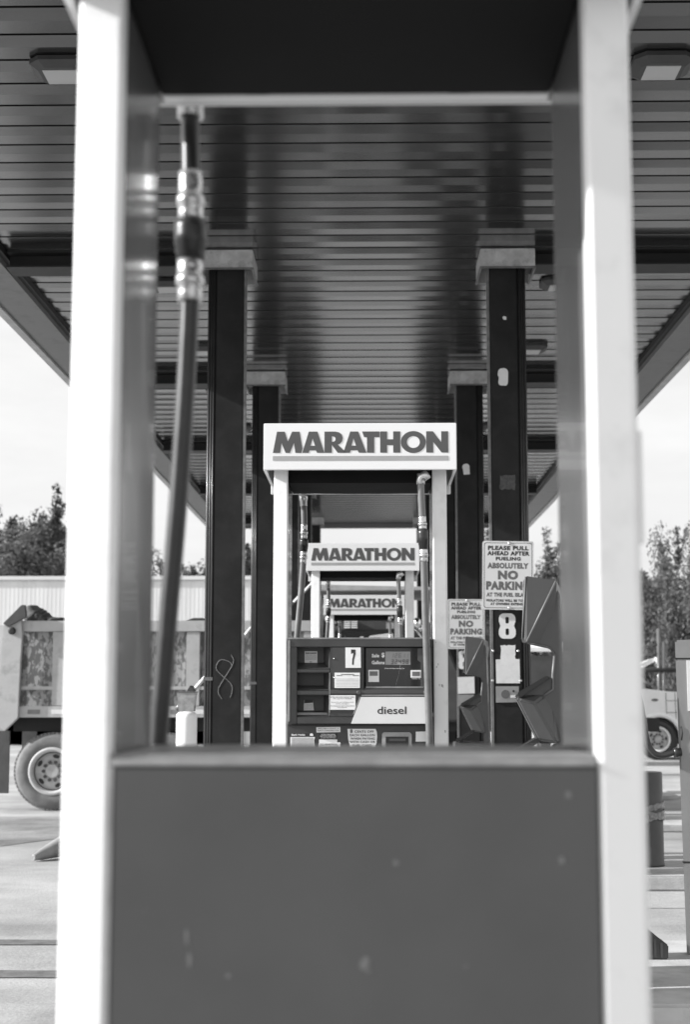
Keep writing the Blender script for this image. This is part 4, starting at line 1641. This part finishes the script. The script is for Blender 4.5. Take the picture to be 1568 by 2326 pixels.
def tree_meshes(seed, h, spread, nleaf, lsize, low=.05):
    rnd = random.Random(seed)
    b = MB()
    trunk_h = h * .35
    top = Vector((rnd.uniform(-.2, .2), rnd.uniform(-.2, .2), trunk_h))
    b.tube([(0, 0, -.1), (top.x * .5, top.y * .5, trunk_h * .5), tuple(top)], [h * .028, h * .022, h * .017], 10)
    cl = []
    nl = 18
    for i in range(nl):
        a = i / nl * 2 * PI + rnd.uniform(-.3, .3)
        el = rnd.uniform(.0, 1.4)
        ln = rnd.uniform(.6, 1.0)
        d = Vector((math.cos(a) * math.cos(el) * spread, math.sin(a) * math.cos(el) * spread, math.sin(el) * h * .60)) * ln
        z0 = h * rnd.uniform(low, .36)
        st = Vector((top.x, top.y, z0))
        en = st + d
        mid = st.lerp(en, .5) + Vector((rnd.uniform(-.2, .2), rnd.uniform(-.2, .2), h * .04))
        b.tube([tuple(st), tuple(mid), tuple(en)], [h * .011, h * .006, h * .002], 6)
        for j in range(11):
            t_ = rnd.uniform(.25, 1.03)
            cpt = st.lerp(en, t_) + Vector((rnd.gauss(0, spread * .15), rnd.gauss(0, spread * .15), rnd.gauss(0, h * .05)))
            cl.append((cpt.x, cpt.y, cpt.z, rnd.uniform(.10, .21) * spread))
            b.tube([tuple(st.lerp(en, min(t_, 1))), tuple(cpt + Vector((0, 0, .1)))], [h * .004, h * .0012], 5)
        # an upright twig tuft at each limb end
        for j in range(2):
            tip = en + Vector((rnd.gauss(0, .3), rnd.gauss(0, .3), h * rnd.uniform(.05, .13)))
            b.tube([tuple(en), tuple(tip)], [h * .003, h * .001], 5)
            for q in range(4):
                p = en.lerp(tip, q / 3)
                cl.append((p.x, p.y, p.z, .05 * spread))
    rg = np.random.default_rng(seed)
    C = np.array(cl)
    w = C[:, 3] ** 1.6
    k = rg.choice(len(C), nleaf, p=w / w.sum())
    u = rg.normal(size=(nleaf, 3))
    u /= np.linalg.norm(u, axis=1)[:, None]
    P = C[k, :3] + u * (C[k, 3] * rg.random(nleaf) ** .6)[:, None]
    P[:, 2] = np.maximum(P[:, 2], h * .04 + rg.random(nleaf) * .3)
    n = rg.normal(size=(nleaf, 3)) + u * .8 + np.array([0, 0, .5])
    n /= np.linalg.norm(n, axis=1)[:, None]
    r = rg.normal(size=(nleaf, 3))
    t1 = np.cross(n, r)
    t1 /= np.linalg.norm(t1, axis=1)[:, None]
    t2 = np.cross(n, t1)
    sz = (lsize * rg.uniform(.6, 1.4, nleaf))[:, None]
    V = np.stack([P - t1 * sz, P + t2 * sz * .5 + n * sz * .15, P + t1 * sz, P - t2 * sz * .5 + n * sz * .15], 1).reshape(-1, 3)
    # bring the crown to its stated height and spread
    fz = h / np.percentile(P[:, 2], 99.6)
    fx = spread * 1.05 / np.percentile(np.hypot(P[:, 0], P[:, 1]), 97)
    V *= np.array([fx, fx, fz])
    for v in b.bm.verts:
        v.co = Vector((v.co.x * fx, v.co.y * fx, v.co.z * fz))
    me = bpy.data.meshes.new('crown')
    me.from_pydata(V.tolist(), [], np.arange(nleaf * 4).reshape(-1, 4).tolist())
    return b, me


TREE_PROTO = {}


def make_tree(seed, h, spread, leaf, loc, label):
    key = (leaf, seed % 3)
    if key not in TREE_PROTO:
        t = thing('leafy_tree', label, 'tree', loc, 0, 'trees behind the filling station')
        tb_, me = tree_meshes(seed % 3 + (10 if leaf == 'leaf_a' else 0), 9.0, 4.6, 80000, .075)
        tb_.build('trunk', 'bark', t)
        link('crown', me, leaf, t)
        TREE_PROTO[key] = t
    else:
        t = dup(TREE_PROTO[key], loc, label)
    t.rotation_euler = (0, 0, seed * 1.7)
    t.scale = (spread / 4.6, spread / 4.6, h / 9.0)
    return t


def hz_tree(px, ytop, Y):
    q = at(px, ytop, Y)
    return q.x, q.z


TL = [
    (62, 1168, 68, 3.8, 'leaf_b', 21, 'dark tree filling the gap behind the shed at far left'),
    # px, top py, Y, spread factor, leaf, seed, label
    (5, 1112, 66, 3.6, 'leaf_b', 1, 'tallest dark tree at the far left above the shed roof'),
    (120, 1190, 70, 3.8, 'leaf_b', 2, 'dark ragged topped tree behind the shed, left of the white post'),
    (30, 1225, 60, 4.6, 'leaf_a', 3, 'low pale leaved tree just behind the left shed roof'),
    (138, 1222, 59, 4.4, 'leaf_a', 4, 'low pale leaved tree against the left edge of the white post'),
    (440, 1246, 64, 4.2, 'leaf_b', 5, 'rounded dark tree seen between the hose and the left column'),
    (372, 1290, 72, 2.6, 'leaf_a', 6, 'small distant tree beside the slanting hose'),
    (560, 1285, 78, 2.8, 'leaf_a', 7, 'small distant tree between the two left columns'),
    (1232, 1212, 62, 3.0, 'leaf_a', 8, 'upright tree right of the larger no parking sign'),
    (1612, 1180, 44, 1.7, 'leaf_a', 9, 'tall sparse branched tree cut by the right picture edge'),
    (1530, 1290, 50, 3.4, 'leaf_a', 10, 'broad sunlit tree behind the white truck on the right'),
    (1430, 1325, 58, 3.8, 'leaf_b', 11, 'dark tree mostly hidden by the right white post'),
    (1580, 1290, 56, 4.6, 'leaf_b', 12, 'dark bushy tree low behind the pipe frame'),
    (700, 1340, 82, 3.6, 'leaf_b', 13, 'distant dark tree glimpsed through the frame of dispenser 7'),
]
for px, yt, Y, sp, lf, sd, lab in TL:
    x, z = hz_tree(px, yt, Y)
    make_tree(sd, z * (.98 if px < 800 else .97), sp * 1.15, lf, (x, Y, 0), lab)

# white truck on the right
WY = 36.0


def W(px, py, Y=WY):
    q = at(px, py, Y)
    return q.x, q.z


wt = thing('white_truck', 'white truck with round fender and oval emblem behind the right post', 'truck', (W(1498, 1700)[0], WY, 0))
WO = wt.location.copy()


def wpoly(ps, ya, th, name, m, par=None, bev=0):
    b = MB()
    b.prism([(W(x, y_, WY + ya)[0] - WO.x, W(x, y_, WY + ya)[1]) for x, y_ in ps], 'y', ya, ya + th, bev)
    return b.build(name, m, par or wt)


arch = [(1498 + 50 * math.cos(a), 1676 + 50 * -math.sin(a)) for a in [math.radians(k * 15) for k in range(0, 13)]]
body = wpoly([(1620, 1676)] + [(1560, 1676)] + arch + [(1425, 1676), (1418, 1600), (1430, 1574), (1466, 1564), (1512, 1570), (1560, 1573), (1620, 1576)], .0, 1.9, 'hood', 'white_car', None, .02)
fl = MB()
fl.tube([(W(1498 + 50 * math.cos(math.radians(k * 6)), 1674 - 50 * math.sin(math.radians(k * 6)), WY)[0] - WO.x, -.03, W(1498, 1674 - 50 * math.sin(math.radians(k * 6)), WY)[1]) for k in range(31)], .055, 12)
fl.build('fender_flare', 'white_car', body)
wpoly(ell(1489, 1590, 8, 3.2, 20), -.008, .01, 'emblem', 'inner_grey', body)
for x in (1513, 1534):
    wpoly([(x, 1574), (x + 1.2, 1574), (x + 4, 1632), (x + 2.8, 1632)], -.006, .01, 'panel_seam', 'girder', body)
for y_ in (1591, 1618):
    wpoly([(1516, y_), (1540, y_), (1540, y_ + 1.2), (1516, y_ + 1.2)], -.006, .01, 'panel_seam', 'girder', body)
ww = make_wheel(wt, 0, .49, .49, True, True)
ww.location.y = .08
ww.data.materials[0] = M['rubber']
ww.children[0].data.materials[0] = M['white_car']
wpoly([(1430, 1615), (1640, 1615), (1640, 1690), (1430, 1690)], .45, 1.2, 'chassis', 'truck_dark')
cabw = wpoly([(1582, 1574), (1600, 1512), (1690, 1506), (1690, 1576)], .15, 1.6, 'cab', 'white_car', None, .02)
wpoly([(1592, 1566), (1606, 1518), (1680, 1514), (1680, 1566)], .13, .03, 'window', 'car_glass', cabw)

# pipe frame / rack with rails in front of the trees
FY2 = 40.0
fr = thing('pipe_frame', 'thin pale pipe frame with rails standing behind the white truck', 'frame', (at(1490, 1520, FY2).x, FY2, 0))
FO = fr.location.copy()


def fp(px, py):
    q = at(px, py, FY2)
    return (q.x - FO.x, 0, q.z)


for seg_, nm in (((1497, 1428), (1497, 1600)), 'pole'), (((1508, 1458), (1508, 1600)), 'pole'):
    a, c = seg_
    MB().tube([fp(*a), (fp(*c)[0], 0, 0)], .05, 10).build('pole', 'inner_grey', fr)
for a, c in (((1400, 1480), (1497, 1463)), ((1400, 1498), (1497, 1484)), ((1440, 1535), (1506, 1568))):
    MB().tube([fp(*a), fp(*c)], .03, 8).build('rail', 'inner_grey', fr)
MB().tube([fp(1400, 1522), fp(1600, 1522)], .07, 8).build('dark_rail', 'girder', fr)
# pale sheet load on it
b = MB()
for (x0, y0, x1, y1, k) in ((1450, 1517, 1488, 1503, 0), (1472, 1517, 1502, 1501, .5), (1503, 1499, 1510, 1515, .2)):
    p, q = fp(x0, y0), fp(x1, y1)
    b.hull([(p[0], .3 + k, p[2]), (p[0], .7 + k, p[2]), (q[0], .3 + k, q[2]), (q[0], .7 + k, q[2]), (q[0], .3 + k, q[2] + .1), (p[0], .7 + k, p[2] + .1), (p[0], .3 + k, p[2] + .06)])
b.build('sheet_metal', 'wall_white', fr)

# far service building on the right and a parked white car, glimpsed between column and post
sx0, sx1 = at(1180, 1500, 44).x, at(1440, 1500, 44).x
st_ = thing('open_shed', 'low open sided shed with pale roof right of the numeral 8 column', 'building', ((sx0 + sx1) / 2, 44, 0))
hw2 = (sx1 - sx0) / 2
z0, z1 = at(1225, 1480, 44).z, at(1225, 1458, 47).z
MB().hull([(x, y_, z) for x in (-hw2, hw2) for y_, z in ((0, z0), (0, z0 + .12), (6, z1), (6, z1 + .1))]).build('roof', 'roof_metal', st_)
MB().box(-hw2, hw2, 5.5, 5.7, 0, z0).build('wall', 'mudflap', st_)
for x in (-hw2 + .2, -hw2 * .3, hw2 * .3, hw2 - .2):
    MB().box(x - .07, x + .07, .2, .34, 0, z0, .01).build('post', 'stripe', st_)
for zz in (1.2, 1.9, 2.3):
    MB().box(-hw2, hw2, .18, .24, zz, zz + .08).build('rail', 'stripe', st_)

CYc = 33.0
cc = at(1228, 1600, CYc)
car = thing('parked_car', 'white parked car glimpsed between the numeral 8 column and grey pump', 'car', (cc.x, CYc, 0))
zr_ = at(1228, 1536, CYc).z
b = MB()
prof = [(-2.1, .35), (2.1, .35), (2.15, .75), (1.9, .92), (1.0, 1.0), (-1.6, 1.0), (-2.1, .9)]
b.prism(prof, 'y', 0, 1.7, .06)
b.build('body', 'white_car', car)
b = MB()
b.hull([(x, y_, z) for y_, k in ((.1, 1), (1.6, 1)) for x, z in ((-1.5, 1.0), (1.05, 1.0))] + [(x, y_, zr_ + .02) for y_ in (.25, 1.45) for x in (-.9, .45)])
b.build('cabin', 'white_car', car)
b = MB()
b.hull([(-1.25, .09, 1.05), (.85, .09, 1.05), (-.85, .2, zr_ - .08), (.4, .2, zr_ - .08), (-1.25, .14, 1.05), (.85, .14, 1.05)])
b.build('window', 'car_glass', car)
for x in (-1.35, 1.35):
    b = MB()
    b.lathe([(.2, .0), (.32, -.01), (.33, .03), (.33, .2), (.2, .21)], 'y', (0, 0, 0), 32)
    w_ = b.build('wheel', 'tyre', car, (x, .0, .33))
    MB().lathe([(.2, -.012), (.05, -.02)], 'y', (0, 0, 0), 24).build('rim', 'rim', w_)
b = MB()
b.box(2.1, 2.17, .1, .4, .62, .78, .02)
b.build('headlight', 'lens', car)

# ------------------------------------------------------------------ light
to_sun = Vector((-1, -.15, .485)).normalized()
sun = bpy.data.lights.new('sun', 'SUN')
sun.energy = 4.2
sun.angle = math.radians(.53)
sun.color = (1, 1, 1)
so = bpy.data.objects.new('sun', sun)
so.rotation_euler = to_sun.to_track_quat('Z', 'Y').to_euler()
so.location = (-20, -5, 20)
COL.objects.link(so)

world = bpy.data.worlds.new('World')
scene.world = world
world.use_nodes = True
nt = world.node_tree
N, L = nt.nodes, nt.links
bg = N['Background']
sky = N.new('ShaderNodeTexSky')
sky.sky_type = 'NISHITA'
sky.sun_disc = False
sky.sun_elevation = math.asin(to_sun.z)
sky.sun_rotation = math.atan2(to_sun.x, to_sun.y)
sky.dust_density = 3.0
bw = N.new('ShaderNodeRGBToBW')
L.new(sky.outputs['Color'], bw.inputs['Color'])
tc = N.new('ShaderNodeTexCoord')
mp = N.new('ShaderNodeMapping')
mp.inputs['Scale'].default_value = (1.2, 1.2, 4.5)
L.new(tc.outputs['Generated'], mp.inputs['Vector'])
nz = N.new('ShaderNodeTexNoise')
nz.inputs['Scale'].default_value = 2.2
nz.inputs['Detail'].default_value = 8
nz.inputs['Roughness'].default_value = .6
L.new(mp.outputs['Vector'], nz.inputs['Vector'])
cr = N.new('ShaderNodeMapRange')
cr.inputs['From Min'].default_value = .32
cr.inputs['From Max'].default_value = .66
cr.inputs['To Min'].default_value = .40
cr.inputs['To Max'].default_value = .95
L.new(nz.outputs['Fac'], cr.inputs['Value'])
mx = N.new('ShaderNodeMix')
mx.data_type = 'FLOAT'
L.new(cr.outputs['Result'], mx.inputs['Factor'])
L.new(bw.outputs['Val'], mx.inputs['A'])
mx.inputs['B'].default_value = 4.3           # bright thin cloud
cb = N.new('ShaderNodeCombineColor')
for k in ('Red', 'Green', 'Blue'):
    L.new(mx.outputs['Result'], cb.inputs[k])
L.new(cb.outputs['Color'], bg.inputs['Color'])
bg.inputs['Strength'].default_value = .12

scene.view_settings.view_transform = 'Standard'
scene.view_settings.look = 'None'
scene.view_settings.gamma = 1
scene.view_settings.exposure = 1.0
scene.render.engine = 'CYCLES'
scene.cycles.use_denoising = True
scene.cycles.max_bounces = 8
